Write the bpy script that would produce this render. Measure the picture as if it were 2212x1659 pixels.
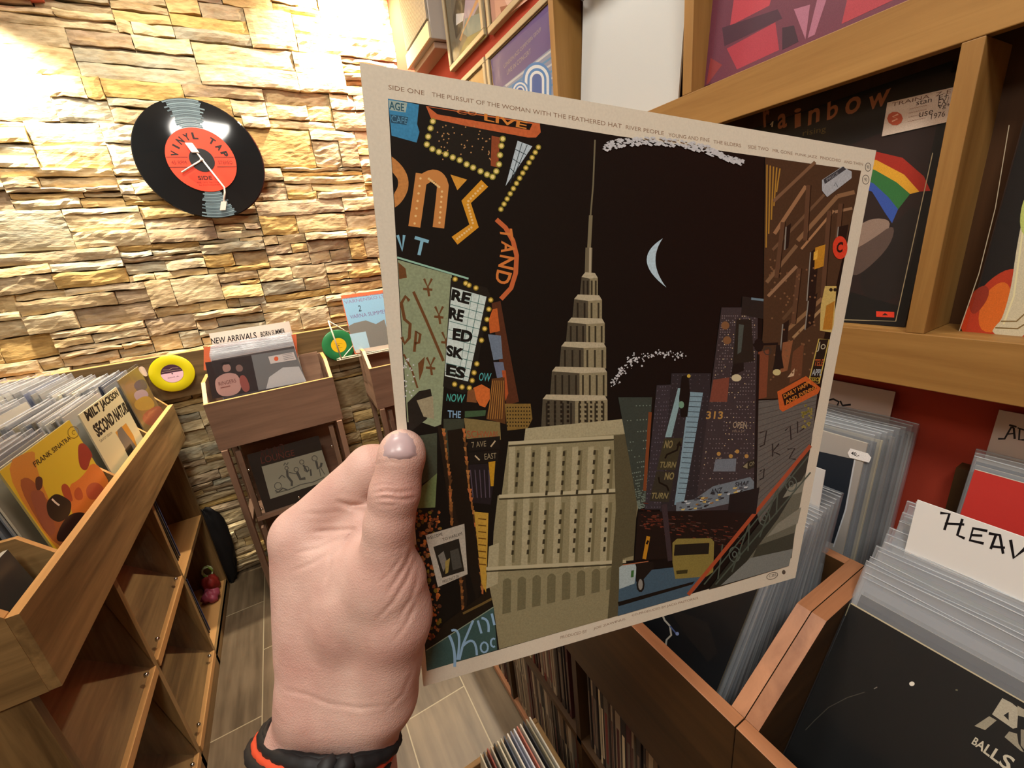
import bpy, bmesh, math, random
import numpy as np
from mathutils import Vector, Matrix
for o in list(bpy.data.objects): bpy.data.objects.remove(o)
SC = bpy.context.scene
COL = SC.collection
# ------------------------------------------------------------------ camera
W, H, F = 2212.0, 1659.0, 900.0
CAM = np.array([0.0, 0.0, 1.62])
def _rot(a, b, c):
    a, b, c = np.radians([a, b, c])
    ca, sa = np.cos(a), np.sin(a); cb, sb = np.cos(b), np.sin(b); cc, sc = np.cos(c), np.sin(c)
    return (np.array([[ca,-sa,0],[sa,ca,0],[0,0,1]]) @ np.array([[1,0,0],[0,cb,-sb],[0,sb,cb]])
            @ np.array([[cc,-sc,0],[sc,cc,0],[0,0,1]]))
MR = _rot(-27.635, 71.9, -6.024)
cd = bpy.data.cameras.new('camera'); cam = bpy.data.objects.new('camera', cd); COL.objects.link(cam)
cd.sensor_width = 36.0; cd.lens = 36.0 * F / W; cd.clip_start = 0.01; cd.clip_end = 50
m4 = Matrix.Identity(4)
for i in range(3):
    for j in range(3): m4[i][j] = float(MR[i, j])
    m4[i][3] = float(CAM[i])
cam.matrix_world = m4
SC.camera = cam
def ray(x, y): return MR @ np.array([(x - W/2)/F, -(y - H/2)/F, -1.0])
def hit(x, y, ax, v):
    d = ray(x, y); return CAM + (v - CAM[ax]) / d[ax] * d
def D3(x, y, dep): return CAM + dep * ray(x, y)
def proj(P):
    q = MR.T @ (np.array(P, float) - CAM); return (W/2 + F*q[0]/-q[2], H/2 - F*q[1]/-q[2])
# ------------------------------------------------------------------ world, lights, exposure
wd = bpy.data.worlds.new('world'); SC.world = wd; wd.use_nodes = True
wd.node_tree.nodes['Background'].inputs[0].default_value = (1.0, 0.86, 0.7, 1)
wd.node_tree.nodes['Background'].inputs[1].default_value = 0.15
SC.view_settings.view_transform = 'Standard'; SC.view_settings.look = 'None'
SC.view_settings.gamma = 1.0; SC.view_settings.exposure = 0.12
try: SC.cycles.transparent_max_bounces = 24
except Exception: pass
def light(kind, name, loc, energy, col=(1, .82, .6), tgt=None, size=.12, angle=70, blend=.6, sizey=None):
    l = bpy.data.lights.new(name, kind); l.energy = energy; l.color = col
    o = bpy.data.objects.new(name, l); COL.objects.link(o); o.location = loc
    if kind == 'AREA':
        l.shape = 'DISK' if sizey is None else 'RECTANGLE'; l.size = size
        if sizey: l.size_y = sizey
    if kind == 'SPOT':
        l.spot_size = math.radians(angle); l.spot_blend = blend; l.shadow_soft_size = size
    if tgt is not None:
        d = Vector(tgt) - Vector(loc); o.rotation_euler = d.to_track_quat('-Z', 'Y').to_euler()
    return o
WARM = (1, .87, .68); SOFT = (1, .95, .85)
light('SPOT', 'wall_downlight_lamp', (.64, 2.36, 3.0), 300, WARM, (.62, 2.54, 2.5), .03, 120, .9)
light('SPOT', 'wall_downlight_lamp', (-.80, 2.36, 2.66), 210, WARM, (-.80, 2.53, 2.1), .03, 120, .9)
light('SPOT', 'wall_downlight_lamp', (-.25, 1.9, 3.0), 70, WARM, (-.1, 2.5, 1.9), .04, 100, .9)
light('AREA', 'ceiling_lamp', (-.15, .9, 3.02), 14, SOFT, (-.15, .9, 0), .45)
light('AREA', 'ceiling_lamp', (-.25, -.5, 3.02), 29, SOFT, (.1, .2, 1.2), .5)
light('AREA', 'ceiling_lamp', (-1.1, -.2, 2.9), 10, SOFT, (.3, .3, 1.2), .4)
light('AREA', 'ceiling_lamp', (.1, 1.9, 3.02), 7, SOFT, (.0, 1.9, 0), .25)
# ------------------------------------------------------------------ materials
def s2l(c): return c/12.92 if c <= .04045 else ((c+.055)/1.055)**2.4
def hexc(h):
    h = h.lstrip('#'); return tuple(s2l(int(h[i:i+2], 16)/255) for i in (0, 2, 4)) + (1,)
_M = {}
def nodes(m):
    nt = m.node_tree; return nt, nt.nodes, nt.links, nt.nodes['Principled BSDF']
def new_mat(name):
    m = bpy.data.materials.new(name); m.use_nodes = True; return m
def flat(h, rough=.5, spec=.3, grain=0.0, coat=0.0, metal=0.0):
    k = (h, rough, spec, grain, coat, metal)
    if k in _M: return _M[k]
    m = new_mat('paint_' + h.strip('#')); nt, N, L, b = nodes(m)
    b.inputs['Base Color'].default_value = hexc(h); b.inputs['Roughness'].default_value = rough
    b.inputs['Specular IOR Level'].default_value = spec; b.inputs['Metallic'].default_value = metal
    b.inputs['Coat Weight'].default_value = coat; b.inputs['Coat Roughness'].default_value = .12
    if grain:
        tc = N.new('ShaderNodeTexCoord'); n = N.new('ShaderNodeTexNoise'); n.inputs['Scale'].default_value = 900 if grain < .5 else 60
        n.inputs['Detail'].default_value = 4
        r = N.new('ShaderNodeValToRGB'); c = hexc(h); g = grain
        r.color_ramp.elements[0].position = .3; r.color_ramp.elements[1].position = .7
        r.color_ramp.elements[0].color = tuple(max(0, x*(1-g)) for x in c[:3]) + (1,)
        r.color_ramp.elements[1].color = tuple(min(1, x*(1+g)) for x in c[:3]) + (1,)
        L.new(tc.outputs['Object'], n.inputs['Vector']); L.new(n.outputs['Fac'], r.inputs['Fac']); L.new(r.outputs['Color'], b.inputs['Base Color'])
    _M[k] = m; return m
def wood(name, dark, light_, axis='y', scale=1.0, rough=.45, seed=0.0):
    k = ('w', name, axis)
    if k in _M: return _M[k]
    m = new_mat(name + '_' + axis); nt, N, L, b = nodes(m)
    tc = N.new('ShaderNodeTexCoord'); mp = N.new('ShaderNodeMapping')
    s = [38.0, 38.0, 38.0]; s['xyz'.index(axis)] = 2.2
    mp.inputs['Scale'].default_value = [v*scale for v in s]; mp.inputs['Location'].default_value = (seed, seed*.7, seed*1.3)
    n = N.new('ShaderNodeTexNoise'); n.inputs['Scale'].default_value = 1.0; n.inputs['Detail'].default_value = 7; n.inputs['Roughness'].default_value = .62
    n.inputs['Distortion'].default_value = .5
    mp2 = N.new('ShaderNodeMapping'); s2 = [9.0]*3; s2['xyz'.index(axis)] = .8; mp2.inputs['Scale'].default_value = [v*scale for v in s2]
    n2 = N.new('ShaderNodeTexNoise'); n2.inputs['Scale'].default_value = 1.0; n2.inputs['Detail'].default_value = 3
    mix = N.new('ShaderNodeMath'); mix.operation = 'ADD'
    mul = N.new('ShaderNodeMath'); mul.operation = 'MULTIPLY'; mul.inputs[1].default_value = .5
    r = N.new('ShaderNodeValToRGB'); r.color_ramp.elements[0].position = .36; r.color_ramp.elements[1].position = .62
    r.color_ramp.elements[0].color = hexc(dark); r.color_ramp.elements[1].color = hexc(light_)
    L.new(tc.outputs['Object'], mp.inputs['Vector']); L.new(tc.outputs['Object'], mp2.inputs['Vector'])
    L.new(mp.outputs[0], n.inputs['Vector']); L.new(mp2.outputs[0], n2.inputs['Vector'])
    L.new(n.outputs['Fac'], mix.inputs[0]); L.new(n2.outputs['Fac'], mix.inputs[1]); L.new(mix.outputs[0], mul.inputs[0])
    L.new(mul.outputs[0], r.inputs['Fac']); L.new(r.outputs['Color'], b.inputs['Base Color'])
    bp = N.new('ShaderNodeBump'); bp.inputs['Strength'].default_value = .12; bp.inputs['Distance'].default_value = .002
    L.new(n.outputs['Fac'], bp.inputs['Height']); L.new(bp.outputs[0], b.inputs['Normal'])
    b.inputs['Roughness'].default_value = rough; b.inputs['Specular IOR Level'].default_value = .35
    _M[k] = m; return m
def WL(ax): return wood('walnut_board', '#5b4527', '#96784c', ax, 1.0, .45, 1.0)     # left crates
def WE(ax): return wood('pale_edge_band', '#a97d48', '#c99a60', ax, .8, .45, 3.0)    # pale edge bands
def WR(ax): return wood('brown_oak_board', '#6c5444', '#9a7a64', ax, .6, .45, 5.0)   # stand by back wall
def WS(ax): return wood('golden_oak_board', '#80592a', '#a67d45', ax, .9, .5, 7.0)   # wall shelf
def WB(ax): return wood('cherry_board', '#7a4e32', '#b07c58', ax, .7, .42, 9.0)      # right bins
def WD(ax): return wood('dark_bin_board', '#2c1c0c', '#4c3318', ax, .8, .5, 11.0)
def WO(ax): return wood('raw_pine_board', '#7d5f3b', '#b08c5a', ax, 1.2, .7, 13.0)
def plastic(name, alpha, col='#e8eef4', rough=.12):
    k = ('p', name)
    if k in _M: return _M[k]
    m = new_mat(name); nt, N, L, b = nodes(m)
    b.inputs['Base Color'].default_value = hexc(col); b.inputs['Roughness'].default_value = rough
    b.inputs['Specular IOR Level'].default_value = .8
    tr = N.new('ShaderNodeBsdfTransparent'); mx = N.new('ShaderNodeMixShader')
    out = N['Material Output']; mx.inputs[0].default_value = alpha
    fr = N.new('ShaderNodeLayerWeight'); fr.inputs['Blend'].default_value = .5
    pw = N.new('ShaderNodeMath'); pw.operation = 'POWER'; pw.inputs[1].default_value = 5.0; L.new(fr.outputs['Facing'], pw.inputs[0])
    ma = N.new('ShaderNodeMath'); ma.operation = 'MULTIPLY_ADD'; ma.use_clamp = True; ma.inputs[1].default_value = .45; ma.inputs[2].default_value = alpha
    L.new(pw.outputs[0], ma.inputs[0]); L.new(ma.outputs[0], mx.inputs[0])
    tc = N.new('ShaderNodeTexCoord'); n = N.new('ShaderNodeTexNoise'); n.inputs['Scale'].default_value = 14; n.inputs['Detail'].default_value = 2
    bp = N.new('ShaderNodeBump'); bp.inputs['Strength'].default_value = .5; bp.inputs['Distance'].default_value = .01
    L.new(tc.outputs['Object'], n.inputs['Vector']); L.new(n.outputs['Fac'], bp.inputs['Height']); L.new(bp.outputs[0], b.inputs['Normal'])
    L.new(tr.outputs[0], mx.inputs[1]); L.new(b.outputs[0], mx.inputs[2]); L.new(mx.outputs[0], out.inputs['Surface'])
    _M[k] = m; return m
PL = plastic('clear_plastic', .045, '#70757c', .08); PLM = plastic('milky_plastic', .30, '#b4bac2', .1); RIM = plastic('plastic_rim_highlight', .55, '#ced4da', .1); ACR = plastic('acrylic', .05, '#3a3630', .04)
# ------------------------------------------------------------------ geometry helpers
class G:
    def __init__(s): s.v = []; s.f = []; s.mi = []; s.m = []
    def mid(s, mat):
        if mat not in s.m: s.m.append(mat)
        return s.m.index(mat)
    def face(s, pts, mat):
        b = len(s.v); s.v += [tuple(float(c) for c in p) for p in pts]; s.f.append(tuple(range(b, b+len(pts)))); s.mi.append(s.mid(mat))
    def mesh(s, vs, fs, mat):
        b = len(s.v); s.v += [tuple(float(c) for c in p) for p in vs]; k = s.mid(mat)
        for f in fs: s.f.append(tuple(b+i for i in f)); s.mi.append(k)
    def hexa(s, p, mat, mats=None):   # p[0..3] bottom loop, p[4..7] top loop
        F_ = [(3,2,1,0),(4,5,6,7),(0,1,5,4),(1,2,6,5),(2,3,7,6),(3,0,4,7)]
        b = len(s.v); s.v += [tuple(float(c) for c in q) for q in p]
        for i, f in enumerate(F_): s.f.append(tuple(b+j for j in f)); s.mi.append(s.mid((mats or {}).get(i, mat)))
    def box(s, x0, x1, y0, y1, z0, z1, mat, mats=None):
        s.hexa([(x0,y0,z0),(x1,y0,z0),(x1,y1,z0),(x0,y1,z0),(x0,y0,z1),(x1,y0,z1),(x1,y1,z1),(x0,y1,z1)], mat, mats)
    def prism(s, poly, vec, mat, side=None):
        n = len(poly); p0 = [np.array(p, float) for p in poly]; p1 = [p + np.array(vec, float) for p in p0]
        s.face(p0[::-1], mat); s.face(p1, mat)
        for i in range(n):
            j = (i+1) % n; s.face([p0[i], p0[j], p1[j], p1[i]], side or mat)
    def tube(s, path, r, mat, seg=10, cap=True):
        P = [Vector([float(c) for c in p]) for p in path]; n = len(P); rs = r if hasattr(r, '__len__') else [r]*n
        vs = []; up = None
        for i in range(n):
            t = (P[min(i+1, n-1)] - P[max(i-1, 0)]).normalized()
            if up is None: up = t.orthogonal().normalized()
            up = (up - t*up.dot(t)).normalized(); sd = t.cross(up)
            for k in range(seg):
                a = 2*math.pi*k/seg; vs.append(P[i] + (up*math.cos(a) + sd*math.sin(a))*rs[i])
        fs = [(i*seg+k, i*seg+(k+1) % seg, (i+1)*seg+(k+1) % seg, (i+1)*seg+k) for i in range(n-1) for k in range(seg)]
        if cap: fs += [tuple(range(seg))[::-1], tuple((n-1)*seg+k for k in range(seg))]
        s.mesh(vs, fs, mat)
    def lathe(s, c, ax, prof, mat, seg=48, arc=None):
        ax = Vector(ax).normalized(); u = ax.orthogonal().normalized(); w = ax.cross(u); c = Vector([float(q) for q in c]); vs = []
        for (r, h) in prof:
            for k in range(seg):
                a = 2*math.pi*k/seg; vs.append(c + ax*h + (u*math.cos(a) + w*math.sin(a))*r)
        n = len(prof)
        s.mesh(vs, [(i*seg+k, i*seg+(k+1) % seg, (i+1)*seg+(k+1) % seg, (i+1)*seg+k) for i in range(n-1) for k in range(seg)], mat)
    def build(s, name, parent=None, loc=None, smooth=False, bevel=0):
        if loc is None:
            if parent is not None: loc = parent_loc(parent)
            else:
                a = np.array(s.v); loc = ((a[:,0].min()+a[:,0].max())/2, (a[:,1].min()+a[:,1].max())/2, a[:,2].min())
        me = bpy.data.meshes.new(name); L_ = np.array(loc, float)
        me.from_pydata([tuple(np.array(v) - L_) for v in s.v], [], s.f)
        for m in s.m: me.materials.append(m)
        me.polygons.foreach_set('material_index', s.mi)
        if smooth: me.polygons.foreach_set('use_smooth', [True]*len(s.f))
        me.update()
        o = bpy.data.objects.new(name, me); COL.objects.link(o)
        if parent is not None:
            o.parent = parent; pl = parent_loc(parent); o.location = tuple(L_ - pl)
        else: o.location = tuple(L_)
        if bevel:
            bm = o.modifiers.new('bevel', 'BEVEL'); bm.width = bevel; bm.segments = 2; bm.limit_method = 'ANGLE'
        return o
def parent_loc(p):
    l = np.array(p.location, float)
    if p.parent: l = l + parent_loc(p.parent)
    return l
def tag(o, label=None, cat=None, group=None, kind=None):
    if label: o['label'] = label
    if cat: o['category'] = cat
    if group: o['group'] = group
    if kind: o['kind'] = kind
    return o
def thing(name, label, cat, loc, group=None):
    o = bpy.data.objects.new(name, None); COL.objects.link(o); o.location = tuple(float(c) for c in loc); o.empty_display_size = .02
    return tag(o, label, cat, group)
def struct(o): o['kind'] = 'structure'; return o
# text -> 2D triangles
_TX = {}
def glyphs(txt, bold=0.0):
    k = (txt, bold)
    if k in _TX: return _TX[k]
    c = bpy.data.curves.new('t', 'FONT'); c.body = txt; c.size = 1; c.resolution_u = 3; c.offset = bold
    o = bpy.data.objects.new('t', c); COL.objects.link(o); bpy.context.view_layer.update()
    me = bpy.data.meshes.new_from_object(o.evaluated_get(bpy.context.evaluated_depsgraph_get()))
    v = np.array([q.co[:2] for q in me.vertices]); f = [tuple(p.vertices) for p in me.polygons]
    bpy.data.objects.remove(o); bpy.data.curves.remove(c); bpy.data.meshes.remove(me)
    mn = v.min(0); mx = v.max(0); v = (v - mn) / (mx - mn)
    _TX[k] = (v, f); return _TX[k]
def homog(q):   # unit square (0,0)=BL (1,0)=BR (1,1)=TR (0,1)=TL ; q = TL,TR,BR,BL
    src = [(0,1),(1,1),(1,0),(0,0)]; A = []; B = []
    for (u, v), (x, y) in zip(src, q):
        A += [[u, v, 1, 0, 0, 0, -u*x, -v*x], [0, 0, 0, u, v, 1, -u*y, -v*y]]; B += [x, y]
    h = np.linalg.solve(np.array(A), np.array(B)); Hm = np.append(h, 1).reshape(3, 3)
    def f(p):
        r = Hm @ np.array([p[0], p[1], 1.0]); return r[:2]/r[2]
    return f
class Art:
    """printed layers on a flat sheet: plane point p, unit normal n pointing to the viewer side"""
    def __init__(s, g, p, n, eps=2.5e-5):
        s.g = g; s.p = np.array(p, float); s.n = np.array(n, float); s.n /= np.linalg.norm(s.n); s.k = 1; s.inc = 1; s.eps = eps
        if s.n @ (CAM - s.p) < 0: s.n = -s.n
    def base(s, x, y):
        d = ray(x, y); return CAM + (s.n @ (s.p - CAM)) / (s.n @ d) * d
    def P(s, x, y): return s.base(x, y) + s.n * s.eps * s.k
    sm = 0
    def poly(s, pts, col, rough=.4, spec=.3):
        for _ in range(s.sm):
            q = [np.array(p, float) for p in pts]; pts = []
            for i in range(len(q)): a_, b_ = q[i], q[(i+1) % len(q)]; pts += [tuple(a_*.75+b_*.25), tuple(a_*.25+b_*.75)]
        s.g.face([s.P(*p) for p in pts], flat(col, rough, spec, .13)); s.k += s.inc
    def line(s, pts, w, col, close=False, rough=.4):
        pts = [np.array(p, float) for p in pts]; n = len(pts); L_ = []; R_ = []
        for i in range(n):
            a = pts[(i-1) % n] if (close or i > 0) else pts[i]; b = pts[(i+1) % n] if (close or i < n-1) else pts[i]
            d = b - a; d /= (np.linalg.norm(d) + 1e-9); nn = np.array([-d[1], d[0]]) * w/2
            L_.append(pts[i]+nn); R_.append(pts[i]-nn)
        mt = flat(col, rough)
        for i in range(n if close else n-1):
            j = (i+1) % n; s.g.face([s.P(*q) for q in (L_[i], L_[j], R_[j], R_[i])], mt)
        s.k += s.inc
    def dot(s, x, y, r, col, ry=None, n=10, lay=True):
        ry = ry or r; s.g.face([s.P(x+r*math.cos(2*math.pi*k/n), y+ry*math.sin(2*math.pi*k/n)) for k in range(n)], flat(col, .4))
        if lay: s.k += s.inc
    def dots(s, pts, r, col):
        for p in pts: s.dot(p[0], p[1], r, col, lay=False)
        s.k += s.inc
    def text(s, txt, quad, col, bold=0.0):
        v, f = glyphs(txt, bold); h = homog(quad); s.g.mesh([s.P(*h(q)) for q in v], f, flat(col, .5)); s.k += s.inc
    def quad(s, q, pts, col):            # pts in unit coords of quad q
        h = homog(q); s.poly([tuple(h(p)) for p in pts], col)
def rim(a, b, t): return tuple(np.array(a) + (np.array(b)-np.array(a))*t)
def bez(p0, p1, p2, n=10):
    return [tuple((1-t)**2*np.array(p0) + 2*t*(1-t)*np.array(p1) + t*t*np.array(p2)) for t in np.linspace(0, 1, n)]
def sheet(g, c4, back, th, front, edge):
    """c4 = TL,TR,BR,BL 3D; back = unit vector away from viewer"""
    c = [np.array(p, float) for p in c4]; b = [p + np.array(back)*th for p in c]
    g.face([c[3], c[2], c[1], c[0]], front); g.face(b, edge)
    for i in range(4):
        j = (i+1) % 4; g.face([c[i], c[j], b[j], b[i]], edge)
# ================================================================== ROOM
rnd = random.Random(7)
YB, XR, ZC, XLW, YF = 2.557, .85, 3.06, -1.62, -1.6
RED = flat('#a89478', .8, .2, .06); REDP = flat('#a03a28', .8, .2, .05)
g = G(); g.box(XLW, XR+.1, YF, YB+.1, -.05, 0, wood('x','#000000','#111111','y'))
fl = g.build('floor'); struct(fl)
# floor tile material: wood-look planks 0.2367 x 0.67, pale grout
m = new_mat('wood_look_tile'); nt, N, L, b = nodes(m); fl.data.materials.clear(); fl.data.materials.append(m)
tc = N.new('ShaderNodeTexCoord'); gm = N.new('ShaderNodeNewGeometry'); sp = N.new('ShaderNodeSeparateXYZ'); L.new(gm.outputs['Position'], sp.inputs[0])
def mth(op, a, b_=None, c=None):
    n_ = N.new('ShaderNodeMath'); n_.operation = op
    for i, q in enumerate((a, b_, c)):
        if q is None: continue
        if isinstance(q, (int, float)): n_.inputs[i].default_value = q
        else: L.new(q, n_.inputs[i])
    return n_.outputs[0]
u = mth('DIVIDE', mth('ADD', sp.outputs['X'], .43), .2367); col_ = mth('FLOOR', u); fu = mth('SUBTRACT', u, col_)
w = mth('ADD', mth('DIVIDE', mth('SUBTRACT', sp.outputs['Y'], 1.88), .67), mth('MULTIPLY', col_, .5)); row_ = mth('FLOOR', w); fw = mth('SUBTRACT', w, row_)
gu = mth('MINIMUM', fu, mth('SUBTRACT', 1.0, fu)); gw = mth('MULTIPLY', mth('MINIMUM', fw, mth('SUBTRACT', 1.0, fw)), 2.8)
gr = mth('LESS_THAN', mth('MINIMUM', gu, gw), .009)
wn = N.new('ShaderNodeTexWhiteNoise'); wn.noise_dimensions = '2D'; cb = N.new('ShaderNodeCombineXYZ'); L.new(col_, cb.inputs[0]); L.new(row_, cb.inputs[1]); L.new(cb.outputs[0], wn.inputs['Vector'])
cb2 = N.new('ShaderNodeCombineXYZ'); L.new(mth('MULTIPLY', sp.outputs['X'], 34), cb2.inputs[0]); L.new(mth('MULTIPLY', sp.outputs['Y'], 3.0), cb2.inputs[1]); L.new(mth('MULTIPLY', wn.outputs['Value'], 40), cb2.inputs[2])
nz = N.new('ShaderNodeTexNoise'); nz.inputs['Scale'].default_value = 1; nz.inputs['Detail'].default_value = 6; L.new(cb2.outputs[0], nz.inputs['Vector'])
nb = N.new('ShaderNodeTexNoise'); nb.inputs['Scale'].default_value = 5; nb.inputs['Detail'].default_value = 3; L.new(gm.outputs['Position'], nb.inputs['Vector'])
rp = N.new('ShaderNodeValToRGB'); rp.color_ramp.elements[0].position = .32; rp.color_ramp.elements[1].position = .68
rp.color_ramp.elements[0].color = hexc('#4c3f2e'); rp.color_ramp.elements[1].color = hexc('#7f6e57')
L.new(mth('ADD', mth('MULTIPLY', nz.outputs['Fac'], .6), mth('ADD', mth('MULTIPLY', nb.outputs['Fac'], .3), mth('MULTIPLY', wn.outputs['Value'], .1))), rp.inputs['Fac'])
mx = N.new('ShaderNodeMix'); mx.data_type = 'RGBA'; L.new(gr, mx.inputs[0]); L.new(rp.outputs['Color'], mx.inputs[6]); mx.inputs[7].default_value = hexc('#a39679')
L.new(mx.outputs[2], b.inputs['Base Color']); b.inputs['Roughness'].default_value = .42
g = G(); g.box(XLW-.1, XR+.1, YF, YB+.1, ZC, ZC+.05, flat('#b9a48c', .9)); struct(g.build('ceiling'))
g = G(); g.box(XR, XR+.1, YF, YB+.1, 0, ZC, REDP); struct(g.build('wall_right'))
g = G(); g.box(XLW-.1, XLW, YF, YB+.1, 0, ZC, RED); struct(g.build('wall_left'))
g = G(); g.box(XLW, XR, YF-.1, YF, 0, ZC, flat('#b09478', .9)); struct(g.build('wall_front'))
# pink curved soffit high on the left
g = G(); pts = [(XLW, YB-.05, ZC)] + [(-1.25+.75*t, YB-.05, 2.60+.085*t) for t in np.linspace(0, 1, 9)] + [(-.5, YB-.05, ZC)]
g.prism(pts, (0, .05, 0), flat('#d0705c', .8)); struct(g.build('trim_1'))
# ---- ledge-stone cladding: every stone its own protruding, broken-faced block in ONE wall mesh
pal = ['#c9b487', '#d6c59c', '#b8a580', '#cbbd9f', '#b3a588', '#a3a08c', '#c9aa66', '#d2b67c', '#ab987c', '#9c8a72', '#c6b896', '#b5965a', '#dccda6', '#a9a590', '#c4b08a', '#bba886']
vs = []; fs = []; cols = []
nr = np.random.RandomState(3)
def stone(x0, x1, z0, z1, dep, c, tl, tr):
    n1 = max(3, int((x1-x0)/.022)); n2 = max(3, int((z1-z0)/.012)); b_ = len(vs)
    amp = (.0008 + .0022*nr.rand()**2)*(1 if z1-z0 > .02 else .6); tilt = (nr.rand()-.5)*.010; ph = nr.rand(4)*6
    for j in range(n2+1):
        for i in range(n1+1):
            u_ = i/n1; v_ = j/n2
            wob = .0025*math.sin(u_*5+ph[0]) + .0015*math.sin(u_*13+ph[1])
            z = z0 + (z1-z0)*v_ + (tl*(1-u_)+tr*u_)*(v_-.5)
            edge = (min(u_, 1-u_)*n1 < .5) or (min(v_, 1-v_)*n2 < .5)
            d = dep + tilt*(v_-.5)*2 + .0035*math.sin(u_*(x1-x0)*22+ph[2]+v_*2)*math.sin(v_*3+ph[3]) + (nr.rand()-.5)*amp*2
            if edge: d -= .002 + .003*nr.rand()
            x = x0 + (x1-x0)*u_ + (.0025*(nr.rand()-.5) if not 0 < i < n1 else .006*(nr.rand()-.5))
            vs.append((x, YB - d, z + wob + (.0015*(nr.rand()-.5))))
    for j in range(n2):
        for i in range(n1):
            a = b_ + j*(n1+1) + i; fs.append((a, a+1, a+n1+2, a+n1+1)); cols.append(c)
    ring = [b_+i for i in range(n1+1)] + [b_+j*(n1+1)+n1 for j in range(1, n2+1)] + [b_+n2*(n1+1)+i for i in range(n1-1, -1, -1)] + [b_+j*(n1+1) for j in range(n2-1, 0, -1)]
    k = len(vs)
    for q in ring: vs.append((vs[q][0], YB+.035, vs[q][2]))
    for i in range(len(ring)):
        j = (i+1) % len(ring); fs.append((ring[j], ring[i], k+i, k+j)); cols.append(c)
z = 0.0; bi = 0
while z < 3.0:
    bh = [.15, .165, .155, .16][bi % 4] + .01*rnd.random(); x = XLW + .02 - rnd.random()*.2; bi += 1
    while x < XR:
        cw = rnd.choice([.2, .28, .36, .44]) * (.85+.3*rnd.random()); x1 = XR if x+cw > XR-.08 else x+cw
        if x1 - x < .03: break
        kk = rnd.choice([1, 2, 2, 3, 3, 4, 5, 5]); ws = [rnd.uniform(.4, 1.6) for _ in range(kk)]
        sm = sum(ws); zz = z
        for q in ws:
            h_ = bh*q/sm; xx = x
            nsp = rnd.choice([1, 1, 2, 2]) if h_ > .02 else rnd.choice([1, 1, 2])
            cuts = [x] + sorted(x + (x1-x)*rnd.uniform(.25, .75) for _ in range(nsp-1)) + [x1]
            for a, b2 in zip(cuts[:-1], cuts[1:]):
                dep = rnd.choice([.002, .008, .014, .019, .026]) + rnd.uniform(-.003, .003)
                stone(a+.0012, b2-.0012, zz+.001, zz+h_-.001, dep, rnd.choice(pal), rnd.uniform(-.006, .002), rnd.uniform(-.006, .002))
            zz += h_
        x = x1
    z += bh
k = len(vs); vs += [(XLW, YB+.03, 0), (XR, YB+.03, 0), (XR, YB+.03, ZC), (XLW, YB+.03, ZC)]; fs.append((k, k+1, k+2, k+3)); cols.append('#9c8a72')
me = bpy.data.meshes.new('wall_back_stones'); me.from_pydata(vs, [], fs)
ca = me.color_attributes.new('stone_colour', 'BYTE_COLOR', 'CORNER'); buf = np.ones((len(me.loops), 4), np.float32)
i = 0; lut = {c: hexc(c)[:3] for c in pal}
for f_, c in zip(fs, cols): buf[i:i+4, :3] = lut[c]; i += 4
ca.data.foreach_set('color', buf.ravel())
m = new_mat('split_ledge_stone'); nt, N, L, b = nodes(m)
at = N.new('ShaderNodeAttribute'); at.attribute_name = 'stone_colour'
tc = N.new('ShaderNodeTexCoord'); n1 = N.new('ShaderNodeTexNoise'); n1.inputs['Scale'].default_value = 14; n1.inputs['Detail'].default_value = 6; n1.inputs['Roughness'].default_value = .65
mp = N.new('ShaderNodeMapping'); mp.inputs['Scale'].default_value = (.5, .5, 1.6); L.new(tc.outputs['Object'], mp.inputs[0]); L.new(mp.outputs[0], n1.inputs['Vector'])
mx = N.new('ShaderNodeMix'); mx.data_type = 'RGBA'; mx.blend_type = 'MIX'
rp = N.new('ShaderNodeValToRGB'); rp.color_ramp.elements[0].position = .42; rp.color_ramp.elements[1].position = .72
rp.color_ramp.elements[0].color = (0, 0, 0, 1); rp.color_ramp.elements[1].color = (.75, .75, .75, 1)
L.new(n1.outputs['Fac'], rp.inputs['Fac']); L.new(rp.outputs['Color'], mx.inputs[0]); L.new(at.outputs['Color'], mx.inputs[6]); mx.inputs[7].default_value = hexc('#a08656')
n2 = N.new('ShaderNodeTexNoise'); n2.inputs['Scale'].default_value = 60; n2.inputs['Detail'].default_value = 6; L.new(mp.outputs[0], n2.inputs['Vector'])
mx2 = N.new('ShaderNodeMix'); mx2.data_type = 'RGBA'; mx2.blend_type = 'MULTIPLY'; mx2.inputs[0].default_value = .55
r2 = N.new('ShaderNodeValToRGB'); r2.color_ramp.elements[0].position = .3; r2.color_ramp.elements[1].position = .6; r2.color_ramp.elements[0].color = (.45, .38, .3, 1)
L.new(n2.outputs['Fac'], r2.inputs['Fac']); L.new(mx.outputs[2], mx2.inputs[6]); L.new(r2.outputs['Color'], mx2.inputs[7]); L.new(mx2.outputs[2], b.inputs['Base Color'])
b.inputs['Roughness'].default_value = .85
bp = N.new('ShaderNodeBump'); bp.inputs['Strength'].default_value = .6; bp.inputs['Distance'].default_value = .005; L.new(n2.outputs['Fac'], bp.inputs['Height']); L.new(bp.outputs[0], b.inputs['Normal'])
me.materials.append(m)
st = bpy.data.objects.new('wall_back', me); COL.objects.link(st); struct(st)

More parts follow.
